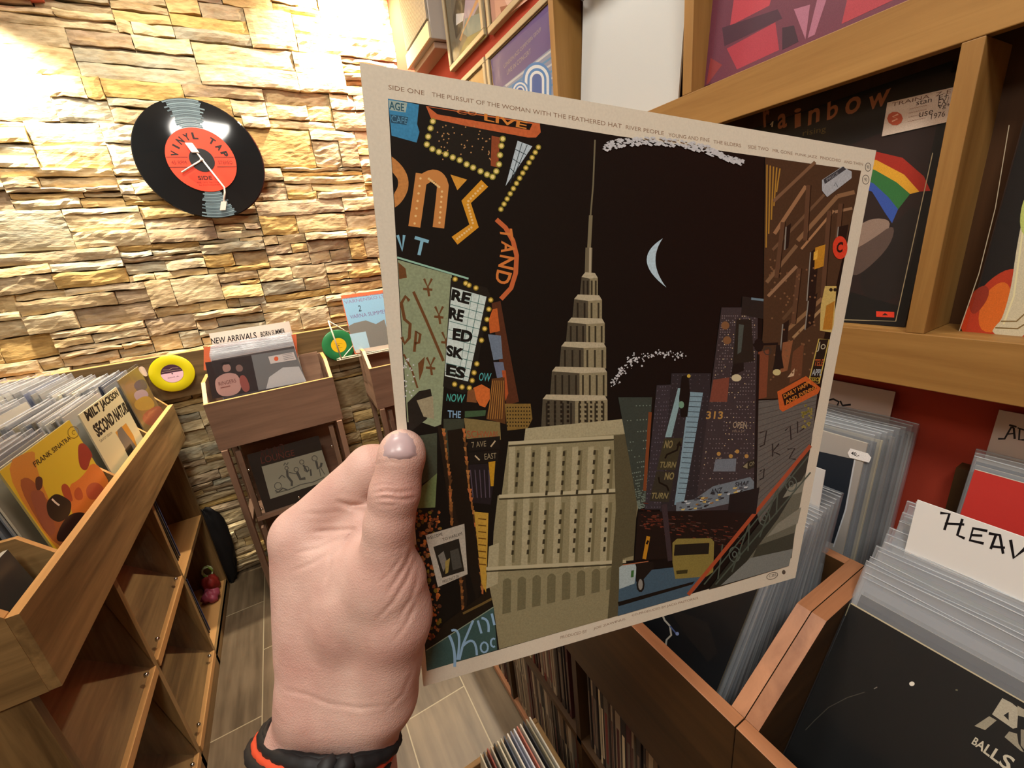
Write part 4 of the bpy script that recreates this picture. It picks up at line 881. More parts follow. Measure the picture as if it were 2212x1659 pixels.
for q in (((1112,322),(1136,334)), ((1106,342),(1124,354)), ((1101,362),(1112,373)), ((1128,308),(1102,395)), ((1139,313),(1108,385))): LN(q, 1.5, '#2a3a44')
b2_ = [rim((1163,318), (1082,452), t) for t in np.linspace(0, 1, 13)]; A.dots(b2_, 6, '#8a8030'); A.dots(b2_, 3.6, '#e8cf74')
# lettering o n ' s
P_(bez((846,338),(890,370),(881,410)) + bez((878,418),(868,440),(853,448)) + [(851,420)] + bez((853,415),(864,400),(858,385)) + [(848,372)], '#c08448')
LN([(895,490),(899,462),(905,420),(911,375)], 26, '#c5874a'); LN(bez((906,395),(945,360),(957,400)) + [(953,440),(947,492)], 25, '#c5874a')
P_([(973,377),(1009,388),(988,411)], '#d0973a'); LN([(1047,396),(1007,436),(1024,488),(982,520)], 21, '#d2962c')
for seg in (((895,488),(909,380)), ((925,385),(950,405)), ((955,410),(949,485)), ((1044,400),(1010,436)), ((1010,440),(1022,484)), ((1020,490),(986,517))): A.dots([rim(seg[0], seg[1], t) for t in np.linspace(.05, .95, 7)], 2.6, '#e6c486')
LN([(859,508),(869,541),(873,508)], 6, '#7fb6cf'); LN([(896,513),(926,522)], 7, '#7fb6cf'); LN([(912,519),(905,551)], 7, '#7fb6cf')
# sage sign with brown scrawl
P_([(859,561),(976,594),(972,700),(961,795),(953,917),(939,922),(910,912),(880,912)], '#8c9a7c'); LN([(858,556),(1012,602)], 4, '#93c2b0')
BR = '#6a4628'
LN([(884,650),(876,640),(867,655),(874,690),(886,700),(884,730),(874,742),(868,728)], 7, BR); LN([(893,630),(920,690),(958,780)], 6, BR); LN([(895,760),(899,715),(908,722),(905,740),(896,742)], 6, BR); LN([(872,765),(890,800),(902,838)], 4, BR)
P_([(860,566),(876,580),(879,600),(862,603)], BR); P_([(903,785),(918,770),(914,800),(906,822)], BR)
for (x, y) in ((924,620),(948,680),(930,790),(963,735)): LN([(x-8,y-18),(x,y),(x+9,y-18)], 5, BR); LN([(x-10,y+4),(x+10,y+6)], 5, BR); LN([(x,y),(x+3,y+20)], 5, BR)
P_([(880,870),(905,845),(930,840),(936,870),(922,905),(884,935)], '#23201c'); P_([(900,865),(935,855),(938,905),(915,900)], '#9a9378'); A.dots([(rr.uniform(872,895), rr.uniform(770,860)) for _ in range(26)], 1.8, '#c9ced0')
# marquee
P_([(974,600),(1052,622),(1060,640),(1020,845),(1000,850),(957,835),(961,790)], '#1d1b18')
P_([(976,620),(1051,641),(1011,824),(961,812),(964,760)], '#c8dcda')
for t_ in np.linspace(.1, .95, 10): LN([rim((976,620),(961,812),t_), rim((1051,641),(1011,824),t_)], 1.3, '#2f6a66')
LN([(1036,637),(1000,821)], 1.3, '#2f6a66'); LN([(1020,632),(990,818)], 1.0, '#5f8a86')
for txt, q in (('RE', [(977,624),(1019,634),(1013,658),(974,648)]), ('RE', [(972,663),(1004,671),(999,696),(970,688)]), ('ED', [(979,708),(1023,716),(1018,741),(977,734)]), ('SK', [(965,744),(1005,754),(1000,778),(964,768)]), ('ES', [(964,785),(1008,795),(1003,819),(963,810)])): TX(txt, q, '#131311', .05)
b3_ = [(983,603),(1006,612),(1013,616),(1028,622),(1060,648),(1056,668),(1052,690),(1047,710),(1040,735),(1030,786),(1024,805),(1020,822),(1014,838),(982,830),(998,836)]; A.dots(b3_, 6, '#8c7a28'); A.dots(b3_, 3.6, '#ecd070')
TX('OW', [(1036,805),(1062,806),(1059,825),(1034,822)], '#4fa8ac', .01); TX('NOW', [(966,850),(1005,852),(1002,871),(964,866)], '#4aa79c', .01); TX('THE', [(967,886),(996,888),(995,903),(967,902)], '#7fa6c8', .02)
LN([(964,866),(1003,871)], 1, '#12221e')
# round orange sign
arc = [(1072,474),(1092,492),(1108,520),(1116,552),(1114,590),(1104,622),(1082,646)]; LN(arc, 10, '#c2673c')
for txt, q in (('T', [(1106,494),(1110,520),(1082,514),(1078,492)]), ('A', [(1112,524),(1112,552),(1082,545),(1083,520)]), ('N', [(1111,556),(1109,584),(1076,576),(1080,550)]), ('D', [(1106,590),(1098,618),(1068,608),(1074,582)])): TX(txt, q, '#cf7c3c', .02)
P_([(1062,655),(1081,650),(1098,745),(1121,868),(1094,875),(1075,760)], '#54301f'); P_([(1064,668),(1074,666),(1080,715),(1058,720),(1056,690)], '#bb5f2c'); P_([(1054,722),(1082,725),(1086,775),(1066,778)], '#6b7c90'); P_([(1066,782),(1087,782),(1092,812),(1074,818)], '#66728a'); P_([(1084,800),(1092,800),(1098,850),(1092,866)], '#a8522c')
P_([(1022,838),(1040,830),(1058,840),(1058,862),(1048,880),(1036,876),(1028,862)], '#c86a32'); P_([(1010,845),(1024,840),(1030,870),(1008,868)], '#7a5030')
P_([(1062,818),(1090,815),(1092,916),(1050,905),(1060,860)], '#5a3a20')
for k in range(7): LN([(1064+k*4, 822),(1054+k*5, 905)], 1.6, '#a5763a')
P_([(1090,872),(1146,872),(1150,905),(1140,925),(1096,930)], '#7e6634')
for k in range(6): A.dots([(1096+j*6, 880+k*8) for j in range(9)], 1.7, '#241c12')
P_([(958,905),(1002,905),(1005,1000),(960,1030)], '#3a4034'); P_([(1004,888),(1050,886),(1048,898),(1004,902)], '#3f5a3e'); P_([(1002,903),(1080,912),(1082,950),(1008,948)], '#7d7048'); TX('SCHWABS', [(1008,930),(1076,932),(1076,944),(1010,946)], '#9a4a30')
P_([(1010,948),(1080,942),(1080,970),(1012,974)], '#1a1714'); TX('7 AVE', [(1018,955),(1050,952),(1050,964),(1020,967)], '#8f8468', .0); LN([(1060,965),(1070,952)], 3, '#b8a888'); P_([(1012,978),(1078,972),(1076,998),(1016,1002)], '#1a1714'); TX('EAST', [(1046,980),(1072,978),(1072,990),(1047,993)], '#8f8468'); LN([(1036,994),(1026,984)], 3, '#b8a888')
P_([(1012,1004),(1072,1000),(1060,1090),(1016,1085)], '#211c20'); 
for k in range(5): LN([(1016+k*10,1015),(1022+k*9,1075)], 2, '#544a58')
P_([(1055,998),(1070,996),(1066,1050),(1060,1050)], '#b58a24'); P_([(878,945),(944,935),(944,1025),(905,1050),(884,1050)], '#454c3e'); P_([(944,1022),(940,1096),(902,1098),(912,1050)], '#74895a')
# mottled foliage and posts
A.inc = .2; A.sm = 1
for _ in range(220):
    x = rr.uniform(897, 952); y = rr.uniform(1100, 1380); s = rr.uniform(2, 6)
    P_([(x+s*rr.uniform(.6,1.3)*math.cos(k), y+s*rr.uniform(.6,1.4)*math.sin(k)) for k in (0, 1.2, 2.5, 3.8, 5)], rr.choice(['#a4582a', '#7d3f20', '#8a5a34', '#5a3420', '#b36a2e', '#70601e']))
A.inc = 1; A.sm = 0
P_([(945,920),(958,925),(985,1080),(1010,1290),(1003,1342),(985,1200),(962,1040)], '#251c14'); P_([(966,930),(1000,925),(1022,1090),(1038,1270),(1030,1300),(1000,1180),(975,1060)], '#1c1610')
for base_ in (((958,930),(972,1040),(975,1130)), ((1002,930),(1014,1060),(1035,1180),(1042,1278)), ((995,1250),(1002,1340))):
    for i in range(len(base_)-1):
        for t_ in np.linspace(0, 1, 14): x, y = rim(base_[i], base_[i+1], t_); P_([(x-3+rr.uniform(-2,2), y-5),(x+3+rr.uniform(-2,3), y-4),(x+2, y+6),(x-2, y+4)], rr.choice(['#8a5a2e', '#a4703c', '#5a3c22', '#b0683a']))
P_([(1024,1105),(1055,1108),(1050,1280),(1040,1260)], '#b8953c')
for k in range(8): LN([(1033,1120+k*14),(1050,1122+k*14)], 2.5, '#6a4a18')
P_([(919,1156),(1003,1131),(1010,1240),(946,1268)], '#b4b1a4'); P_([(936,1181),(991,1163),(1003,1233),(955,1248)], '#26241f'); P_([(946,1200),(958,1190),(966,1215),(958,1235)], '#7a7870'); P_([(962,1212),(972,1205),(968,1236),(962,1240)], '#9a8a4a'); P_([(972,1190),(990,1184),(998,1225),(978,1232)], '#4a4a44')
TX('WELCOME', [(922,1160),(955,1150),(957,1156),(924,1166)], '#2a2622'); TX('TO HARLEM', [(955,1163),(997,1149),(998,1155),(957,1169)], '#2a2622'); TX('PRECINCT 28', [(955,1254),(990,1241),(991,1247),(957,1260)], '#4a443c')
P_([(960,1345),(1065,1268),(1060,1312),(985,1365),(925,1398)], '#1e1810'); LN([(1000,1325),(1040,1305),(1068,1290)], 5, '#6a5830')
P_([(920,1405),(1066,1311),(1074,1403),(922,1449)], '#3c5a58'); LN([(920,1405),(1066,1311)], 2, '#8a9a86')
SB = '#8fb8dc'
LN(bez((970,1372),(985,1400),(982,1440)) , 6, SB); LN(bez((975,1362),(1000,1350),(988,1425)), 5, SB); LN([(1022,1340),(1000,1392),(992,1425)], 5, SB); LN(bez((1000,1395),(1028,1365),(1030,1415)), 5, SB); LN([(1032,1340),(1040,1368)], 5, SB); LN(bez((1040,1335),(1058,1335),(1055,1365)), 5, SB); LN([(1062,1325),(1068,1350)], 5, SB)
LN([(1046+8*math.cos(k), 1398+11*math.sin(k)) for k in np.linspace(0, 6.28, 12)], 4, SB); LN([(1066+6*math.cos(k), 1388+9*math.sin(k)) for k in np.linspace(1, 5.3, 9)], 4, SB)
# --- plain stone tower (generic) with setbacks and mast, on a broad stepped stone base
LN([(1285,302),(1281,400),(1275,470)], 3.5, '#6f6a54'); LN([(1276,465),(1272,540)], 8, '#7a745c'); LN([(1272,535),(1270,600)], 15, '#6a6450'); LN([(1275,535),(1274,600)], 5, '#a8a088')
tiers = [(588,640,1256,1291),(636,690,1240,1300),(686,742,1226,1306),(738,796,1212,1309),(792,856,1192,1311),(852,936,1172,1312)]
for i, (y0, y1, x0, x1) in enumerate(tiers):
    xm = x0 + (x1-x0)*.5
    P_([(x0,y0+10),(x0+8,y0),(x1-6,y0+2),(x1,y0+12),(x1,y1),(x0-4,y1)], '#4f4a3c'); P_([(xm,y0+1),(x1-6,y0+2),(x1,y0+12),(x1,y1),(xm,y1+3)], '#8b8468'); P_([(x0,y0+10),(x0+8,y0),(x1-6,y0+2),(x1,y0+12),(xm,y0+14)], '#b3ac92')
    for k in range(2+i//2):
        xx = xm + (x1-xm)*(k+.5)/(2+i//2); LN([(xx,y0+18),(xx,y1-2)], 4, '#3a3628'); xx = x0 + (xm-x0)*(k+.5)/(2+i//2); LN([(xx,y0+18),(xx,y1-2)], 4, '#2a261e')
for r_ in range(7):
    for k in range(5): x = 1250+k*12; y = 866+r_*10; P_([(x,y),(x+5,y+.5),(x+5,y+6),(x,y+5.5)], '#2a261c')
    for k in range(4): x = 1182+k*14; y = 866+r_*10; P_([(x,y),(x+5,y),(x+5,y+6),(x,y+6)], '#201c15')
T1, T2, T3, TD = '#8d8869', '#a7a283', '#757052', '#3a3626'
P_([(1135,925),(1345,905),(1352,960),(1130,965)], T2); P_([(1098,955),(1368,935),(1378,1075),(1082,1080)], T1); P_([(1075,1070),(1385,1055),(1372,1130),(1368,1210),(1062,1240),(1066,1150)], T1)
P_([(1050,1235),(1345,1205),(1338,1328),(1078,1402),(1066,1310)], T1); P_([(1056,1180),(1078,1172),(1075,1260),(1050,1272)], T2)
for x0 in range(1100, 1370, 34):
    x1 = 1080 + (x0-1100)*.98; P_([(x0,965),(x0+13,964),(x0+5,1225),(x0-9,1228)], T2); LN([(x0+19,972),(x0+14,1065)], 6, T3); LN([(x0+15,1085),(x0+8,1215)], 6, T3)
for (y0, x0, x1) in ((957,1098,1368),(1072,1078,1382),(1228,1050,1352)): LN([(x0,y0),(x1,y0-16)], 7, '#b7b293'); LN([(x0,y0+6),(x1,y0-10)], 3, TD)
for r_ in range(11):
    for k in range(8):
        x = 1108+k*33-(r_*1.2); y = 978+r_*21-(k*1.2)
        if 1060 < y < 1084: continue
        P_([(x+9,y),(x+14,y),(x+13,y+10),(x+8,y+10)], TD)
for k in range(8): x = 1086+k*32; y = 1252-k*3.4; P_([(x,y+8)] + bez((x,y+4),(x+9,y-10),(x+18,y+2)) + [(x+17,y+70-k*4),(x-1,y+74-k*4)], '#6d694e'); 
P_([(1325,940),(1368,936),(1378,1060),(1368,1200),(1345,1206),(1338,1328),(1312,1336),(1330,1100)], '#57533d')
# moon
P_(bez((1431,515),(1358,560),(1439,621), 16) + bez((1439,621),(1396,566),(1431,515), 16), '#b4d0e0')
# --- right skyline
def wins(q, nx, ny, c, r=1.3, pr=.6):
    h = homog(q); A.dots([h(((i+.5)/nx, (j+.5)/ny)) for i in range(nx) for j in range(ny) if rr.random() < pr], r, c)
q = [(1335,858),(1408,858),(1395,1095),(1378,1100)]; P_(q, '#39423c'); wins(q, 9, 26, '#73857a', 1.4); LN([(1404,890),(1392,1060)], 7, '#7c4426')
q = [(1418,832),(1462,830),(1440,1100),(1392,1100)]; P_(q, '#38343a'); wins(q, 8, 30, '#63606c', 1.2)
q = [(1450,806),(1535,806),(1520,1110),(1425,1108)]; P_(q, '#2e2c30'); wins(q, 9, 30, '#57525a', 1.2)
P_([(1464,838),(1476,838),(1450,944),(1436,944)], '#86a8b0'); P_([(1488,846),(1518,848),(1476,1090),(1456,1090),(1470,990)], '#7f9fb0')
for k in range(20): LN([(1490-k*1.4,856+k*11),(1518-k*2,857+k*11)], 1.5, '#3c4a54')
q = [(1558,664),(1636,664),(1636,1080),(1622,1110),(1500,1108)]; P_(q, '#3c3639'); wins([(1558,680),(1632,680),(1630,1090),(1506,1090)], 16, 52, '#7c7478', 1.25, .55); wins([(1558,680),(1632,680),(1630,1090),(1506,1090)], 14, 40, '#c9b890', 1.2, .12)
P_([(1540,820),(1575,815),(1570,868),(1532,868)], '#7a4638'); P_([(1603,640),(1652,648),(1652,690),(1600,680)], '#262422'); LN([(1622,645),(1655,649)], 5, '#6a8494')
A.dots([(1566,703),(1570,735)], 9, '#7d5a3c'); TX('OPEN', [(1583,911),(1613,911),(1612,924),(1582,924)], '#a5957e', .01); TX('MILA JA', [(1582,929),(1608,929),(1607,935),(1581,935)], '#8a7a6a')
TX('313', [(1526,888),(1562,888),(1560,905),(1524,905)], '#b08a4a', .02); A.dots([(1552,980),(1578,985),(1612,985),(1592,975)], 4.5, '#b08a4a')
P_([(1545,992),(1590,990),(1588,1018),(1540,1018)], '#6f7a86')
# signs
P_([(1434,947),(1474,946),(1458,1015),(1418,1015)], '#3c3a2a'); TX('NO', [(1437,951),(1454,951),(1451,968),(1433,968)], '#857c54', .03); LN([(1436,990),(1440,982),(1462,972),(1466,956)], 4, '#16140e'); P_([(1460,962),(1468,952),(1472,964)], '#16140e'); TX('TURN', [(1426,997),(1461,997),(1458,1010),(1423,1010)], '#857c54', .02)
P_([(1417,1018),(1458,1018),(1444,1084),(1402,1082)], '#35332a'); TX('NO', [(1437,1020),(1457,1020),(1454,1036),(1434,1036)], '#857c54', .03); LN([(1444,1060),(1440,1050),(1424,1042),(1422,1030)], 4, '#16140e'); TX('TURN', [(1408,1064),(1444,1064),(1440,1077),(1405,1077)], '#857c54', .02)
P_([(1601,1009),(1615,996),(1660,982),(1658,996),(1616,1014)], '#2a2a20'); P_([(1604,1008),(1614,999),(1614,1012)], '#8a8468'); TX('ONE WAY', [(1618,999),(1655,986),(1654,994),(1618,1008)], '#8a8468', .01)
P_([(1460,1085),(1500,1078),(1540,1050),(1620,1030),(1632,1045),(1628,1075),(1540,1095),(1460,1110)], '#6f7d88'); 
A.inc = .3
for _ in range(70): x = rr.uniform(1465,1620); y = 1098-(x-1465)*.30+rr.uniform(-14,14); P_([(x,y),(x+rr.uniform(4,12),y-1),(x+6,y+3),(x,y+3)], rr.choice(['#b8c4cc', '#2a2c30', '#8a6a3c', '#c9b46a', '#4a5058']))
A.inc = 1
TX('SHAF', [(1588,1041),(1618,1038),(1616,1048),(1587,1051)], '#22242a', .02); TX('ANZ', [(1535,1056),(1560,1052),(1558,1064),(1534,1068)], '#22242a', .02)
# street level
P_([(1378,1105),(1640,1100),(1560,1200),(1370,1210)], '#1d1613')
A.inc = .2
for _ in range(150):
    x = rr.uniform(1380, 1600); y = 1120 + (x-1380)*.18 + rr.gauss(0, 12); s = rr.uniform(3, 12); P_([(x,y),(x+s,y+1),(x+s,y+3),(x,y+2)], rr.choice(['#5e2c20', '#472219', '#6e3626', '#302018', '#54403a']))
A.inc = 1
P_([(1338,1238),(1480,1222),(1540,1225),(1500,1275),(1490,1285),(1334,1330)], '#435d70'); P_([(1334,1300),(1500,1255),(1495,1262),(1336,1309)], '#151310')
P_([(1452,1172),(1462,1163),(1535,1162),(1542,1170),(1540,1235),(1525,1245),(1458,1250),(1452,1215)], '#857a40'); P_([(1457,1176),(1532,1172),(1530,1196),(1455,1200)], '#1f1e18'); P_([(1460,1232),(1485,1230),(1484,1238),(1461,1240)], '#3a361c')
P_([(1337,1225),(1345,1220),(1372,1218),(1375,1228),(1370,1260),(1337,1272)], '#a4b8bc'); P_([(1374,1215),(1410,1212),(1412,1225),(1380,1262),(1373,1255)], '#1c1814'); LN([(1345,1220),(1400,1212)], 2, '#a86a4a'); A.dot(1383,1262, 9, '#1a1815', 17); A.dot(1383,1262, 5, '#8a8a84', 12); P_([(1363,1232),(1369,1231),(1368,1246),(1362,1247)], '#3a6a34')
LN([(1400,1158),(1391,1207)], 8, '#b98424'); LN([(1396,1170),(1400,1172)], 9, '#15120f')
P_([(1428,1090),(1440,1088),(1452,1210),(1442,1212)], '#3c3236')
# brown building on the right
P_([(1652,340),(1859,369),(1846,440),(1776,742),(1764,835),(1700,860),(1637,862),(1648,700)], '#4a3626')
for k in range(5): LN([(1656+k*7,356+k*2),(1654+k*5.6,535-k*30)], 3, '#a87f34')
for (p, q, w_, c) in (((1670,435),(1760,350),7,'#7a5c44'), ((1672,505),(1740,402),8,'#9a7454'), ((1668,540),(1780,420),6,'#6e543e'), ((1722,520),(1808,424),9,'#8a6a4c'), ((1808,424),(1845,415),9,'#8a6a4c'), ((1730,538),(1800,455),5,'#a8805c'), ((1655,610),(1720,530),8,'#7e6248'), ((1658,640),(1720,575),7,'#96765a'), ((1700,712),(1775,645),8,'#8a6c4c'), ((1712,730),(1776,665),6,'#a08460'), ((1802,458),(1840,450),6,'#96765a'), ((1690,690),(1716,660),7,'#5e4834')): LN([p, q], w_, c)
for (p, q) in (((1745,400),(1738,520)), ((1790,455),(1776,640)), ((1815,440),(1805,540)), ((1725,580),(1712,700)), ((1690,480),(1676,600))): LN([p, q], 9, '#5e4432'); LN([rim(p, q, .05)+np.array([6,0]) if False else (p[0]+6, p[1]), (q[0]+6, q[1])], 2, '#2a1d14')
for q in ([(1750,545),(1770,530),(1760,640),(1742,650)], [(1697,490),(1708,482),(1702,535),(1694,540)], [(1810,490),(1832,485),(1826,520),(1806,525)], [(1745,650),(1765,632),(1756,700),(1738,712)], [(1690,700),(1704,690),(1698,760),(1684,770)]): P_(q, '#221a16'); LN([q[0], q[3]], 2.5, '#8a8a84')
P_([(1760,535),(1782,528),(1778,575),(1758,582)], '#c08a2c'); P_([(1757,545),(1766,540),(1764,560),(1756,562)], '#e0b048')
P_([(1637,760),(1660,755),(1655,858),(1637,862)], '#7a4630'); P_([(1690,740),(1712,735),(1700,800),(1684,805)], '#8a5a3c'); P_([(1712,760),(1736,740),(1730,815),(1704,828)], '#6a442e'); P_([(1700,815),(1716,795),(1714,812)], '#c9b090')
A.dots([(rr.uniform(1658,1770), rr.uniform(560,830)) for _ in range(60)], 2.2, '#7a5a40')
P_([(1781,618),(1806,618),(1800,700),(1795,718),(1770,714),(1772,660)], '#c8b26a'); P_([(1784,660),(1802,650),(1796,712),(1776,712)], '#b07a2c'); A.dots([(1794,626),(1803,626)], 4, '#2a2418')
P_([(1768,732),(1790,733),(1768,828),(1746,825)], '#1f1c18'); LN([(1768,732),(1790,733),(1768,828),(1746,825)], 2.5, '#c2ae5c', True); TX('Jo', [(1766,738),(1784,738),(1781,760),(1762,760)], '#b8b49a'); TX('TELE', [(1760,776),(1779,776),(1776,790),(1757,790)], '#a8542c', .02); TX('APPL', [(1755,797),(1776,797),(1773,811),(1752,811)], '#a9b4b8', .02); TX('ESSO', [(1749,815),(1770,815),(1768,824),(1747,823)], '#b8a23c', .02)
# grey brick wall and sign
P_([(1637,865),(1700,862),(1766,838),(1752,955),(1640,1130),(1632,1100)], '#64635f')
for k in range(17): LN([(1637,870+k*13),(1766-k*1.5,848+k*8.5)], 1.2, '#4a4946')
for s in ([(1640,935),(1655,930),(1650,960),(1640,965)], [(1668,958),(1668,986)], [(1682,958),(1668,975),(1684,982)], [(1695,930),(1706,920),(1708,950)], [(1722,910),(1722,935),(1736,925)], [(1700,970),(1716,968),(1704,990),(1718,992)], [(1640,1018),(1650,1012),(1648,1032),(1640,1036)]): LN(s, 3, '#2c2b2a')
A.dots([(rr.uniform(1732,1752), rr.uniform(872,925)) for _ in range(30)], 2.4, '#8d8440')
P_([(1678,846),(1740,812),(1772,838),(1766,850),(1690,889),(1683,884)], '#c4602c'); P_([(1688,852),(1738,824),(1764,838),(1694,876)], '#1d1410'); TX('DAILY HAPPY', [(1691,852),(1750,821),(1753,829),(1693,861)], '#d08434', .02); TX('AND EVENING', [(1694,865),(1760,832),(1762,839),(1697,874)], '#d08434', .02)
# stair, rail and trusswork
P_([(1752,955),(1703,1222),(1560,1265),(1530,1273),(1640,1130)], '#2b2f28'); P_([(1740,1020),(1703,1222),(1556,1264),(1610,1215),(1680,1120)], '#66685a'); P_([(1738,1035),(1732,1062),(1690,1075),(1705,1050)], '#86887a'); P_([(1730,1095),(1722,1130),(1655,1160),(1680,1130)], '#85877a'); P_([(1716,1150),(1709,1205),(1620,1215),(1636,1178)], '#3e4136'); P_([(1712,1185),(1703,1222),(1556,1264),(1620,1205)], '#7c8380')
for (x, y) in ((1586,1197),(1650,1118),(1708,1045)):
    for r in (16, 6): LN([(x+r*.75*math.cos(k), y+r*math.sin(k)) for k in np.linspace(0, 6.283, 15)], 2.5, '#55615a')
for (p, q) in (((1520,1262),(1745,985)), ((1545,1262),(1750,1020)), ((1560,1175),(1550,1250)), ((1618,1130),(1615,1190)), ((1680,1050),(1676,1110)), ((1618,1130),(1580,1235)), ((1680,1050),(1640,1160))): LN([p, q], 3, '#4a564c')
LN([(1750,962),(1640,1096),(1486,1284)], 8, '#a84f30')
# street lamp
LN([(1637,765),(1634,900),(1630,1092)], 6, '#151413'); LN([(1598,748),(1637,744),(1680,742)], 5, '#171615'); A.dot(1638,745, 11, '#171615', 14)
for x in (1617, 1657): LN([(x+8*math.cos(k), 758+8*math.sin(k)) for k in np.linspace(0, 6.28, 10)], 2, '#3a3834')
P_([(1596,742),(1604,742),(1606,800),(1578,812),(1582,790)], '#1b1a18'); A.dot(1590,816, 11, '#c9c2a0', 8); P_([(1676,745),(1684,745),(1692,795),(1668,800),(1672,780)], '#1b1a18'); A.dot(1677,804, 9, '#c9c08a', 7)
P_([(1590,690),(1622,690),(1628,780),(1582,786)], '#26241f'); P_([(1595,700),(1606,702),(1600,760),(1592,765)], '#4a5450')
P_([(1472,812),(1486,810),(1490,850),(1484,900),(1470,900),(1466,860)], '#151412'); A.dot(1471,874, 6, '#6f9a84', 8); A.dot(1487,812, 4, '#c2a84a')
P_([(1575,1068),(1640,1052),(1632,1110),(1572,1105)], '#1c1a1a')
# scuffs (worn white card)
A.inc = .1
for _ in range(420):
    t_ = rr.random(); pts_ = [(1306,317),(1345,308),(1400,305),(1470,310),(1530,325),(1560,338),(1601,352)]
    f_ = t_*(len(pts_)-1); i_ = min(int(f_), len(pts_)-2); x, y = rim(pts_[i_], pts_[i_+1], f_-i_); wv = 9 if t_ < .75 else 5; x += rr.uniform(-5, 5); y += rr.uniform(-wv, wv); s = rr.uniform(2, 6)
    P_([(x-s,y),(x,y-s*.5),(x+s,y+rr.uniform(-1,1)),(x+.3*s,y+s*.6)], '#c3c8ce') if _ % 1 == 0 else None
for _ in range(150):
    pts_ = [(1322,832),(1333,812),(1352,790),(1368,776),(1400,764),(1440,762),(1480,772)]; f_ = rr.random()*(len(pts_)-1); i_ = min(int(f_), len(pts_)-2); x, y = rim(pts_[i_], pts_[i_+1], f_-i_); x += rr.gauss(0, 4); y += rr.gauss(0, 5); s = rr.uniform(.8, 3)
    P_([(x-s,y),(x,y-s),(x+s,y),(x,y+s)], '#c3c8ce')
A.inc = 1
kmax_ = A.k; A.k = 30
# --- border lettering
INK = '#8a6f58'
for txt, q in (('SIDE ONE', (839,183,917,196,10)), ('THE PURSUIT OF THE WOMAN WITH THE FEATHERED HAT', (933,199,1343,268,9.5)), ('RIVER PEOPLE', (1352,270,1434,284,8.5)), ('YOUNG AND FINE', (1444,287,1533,299,8)), ('THE ELDERS', (1541,302,1601,311,7.5)), ('SIDE TWO', (1616,313,1660,319,7.5)), ('MR. GONE', (1669,321,1712,328,7)), ('PUNK JAZZ', (1718,330,1765,337,7)), ('PINOCCHIO', (1772,337,1816,344,6.5)), ('AND THEN', (1823,346,1864,352,6)),
               ('PRODUCED BY', (1211,1374,1268,1360,6)), ('JOE ZAWINUL', (1282,1356,1352,1334,6)), ('CO-PRODUCED BY JACO PASTORIUS', (1365,1327,1508,1289,6))):
    x0, y0, x1, y1, h_ = q; TX(txt, [(x0,y0),(x1,y1),(x1,y1+h_),(x0,y0+h_)], INK, .0)
for (x, y, r, ry) in ((1875,361,6,9), (1870,388,7,10)):
    LN([(x+r*math.cos(k), y+ry*math.sin(k)) for k in np.linspace(0, 6.283, 18)], 1.2, '#4a4440'); TX('90', [(x-3,y-4),(x+3,y-4),(x+3,y+4),(x-3,y+4)], '#4a4440')
LN([(1668+12*math.cos(k), 1244+7*math.sin(k)-3*math.cos(k)) for k in np.linspace(0, 6.283, 18)], 1.3, '#5a544a'); TX('CBS', [(1661,1242),(1677,1238),(1677,1244),(1661,1248)], '#5a544a'); A.dot(1693,1236, 4, '#5a544a', 5)
g.build('cover', held)
A.k = kmax_
A.k += 250
g = G(); A.g = g; P_([(1813+16*math.cos(k), 535+25*math.sin(k)) for k in np.linspace(0, 6.283, 26)[:-1]], '#d8432c'); TX('C', [(1806,524),(1820,522),(1818,545),(1805,547)], '#2a1410', .04); g.build('sticker', held)
g = G(); A.g = g; P_([(1774,389),(1818,360),(1838,371),(1838,385),(1785,426),(1774,412)], '#aab2ba', .4); P_([(1777,388),(1820,360),(1826,366),(1780,398)], '#3a3e44'); TX('PRICE', [(1783,387),(1808,371),(1810,376),(1785,392)], '#8a9098'); LN([(1800,402),(1803,395),(1808,404)], 1.5, '#5a6068'); g.build('price_sticker', held)

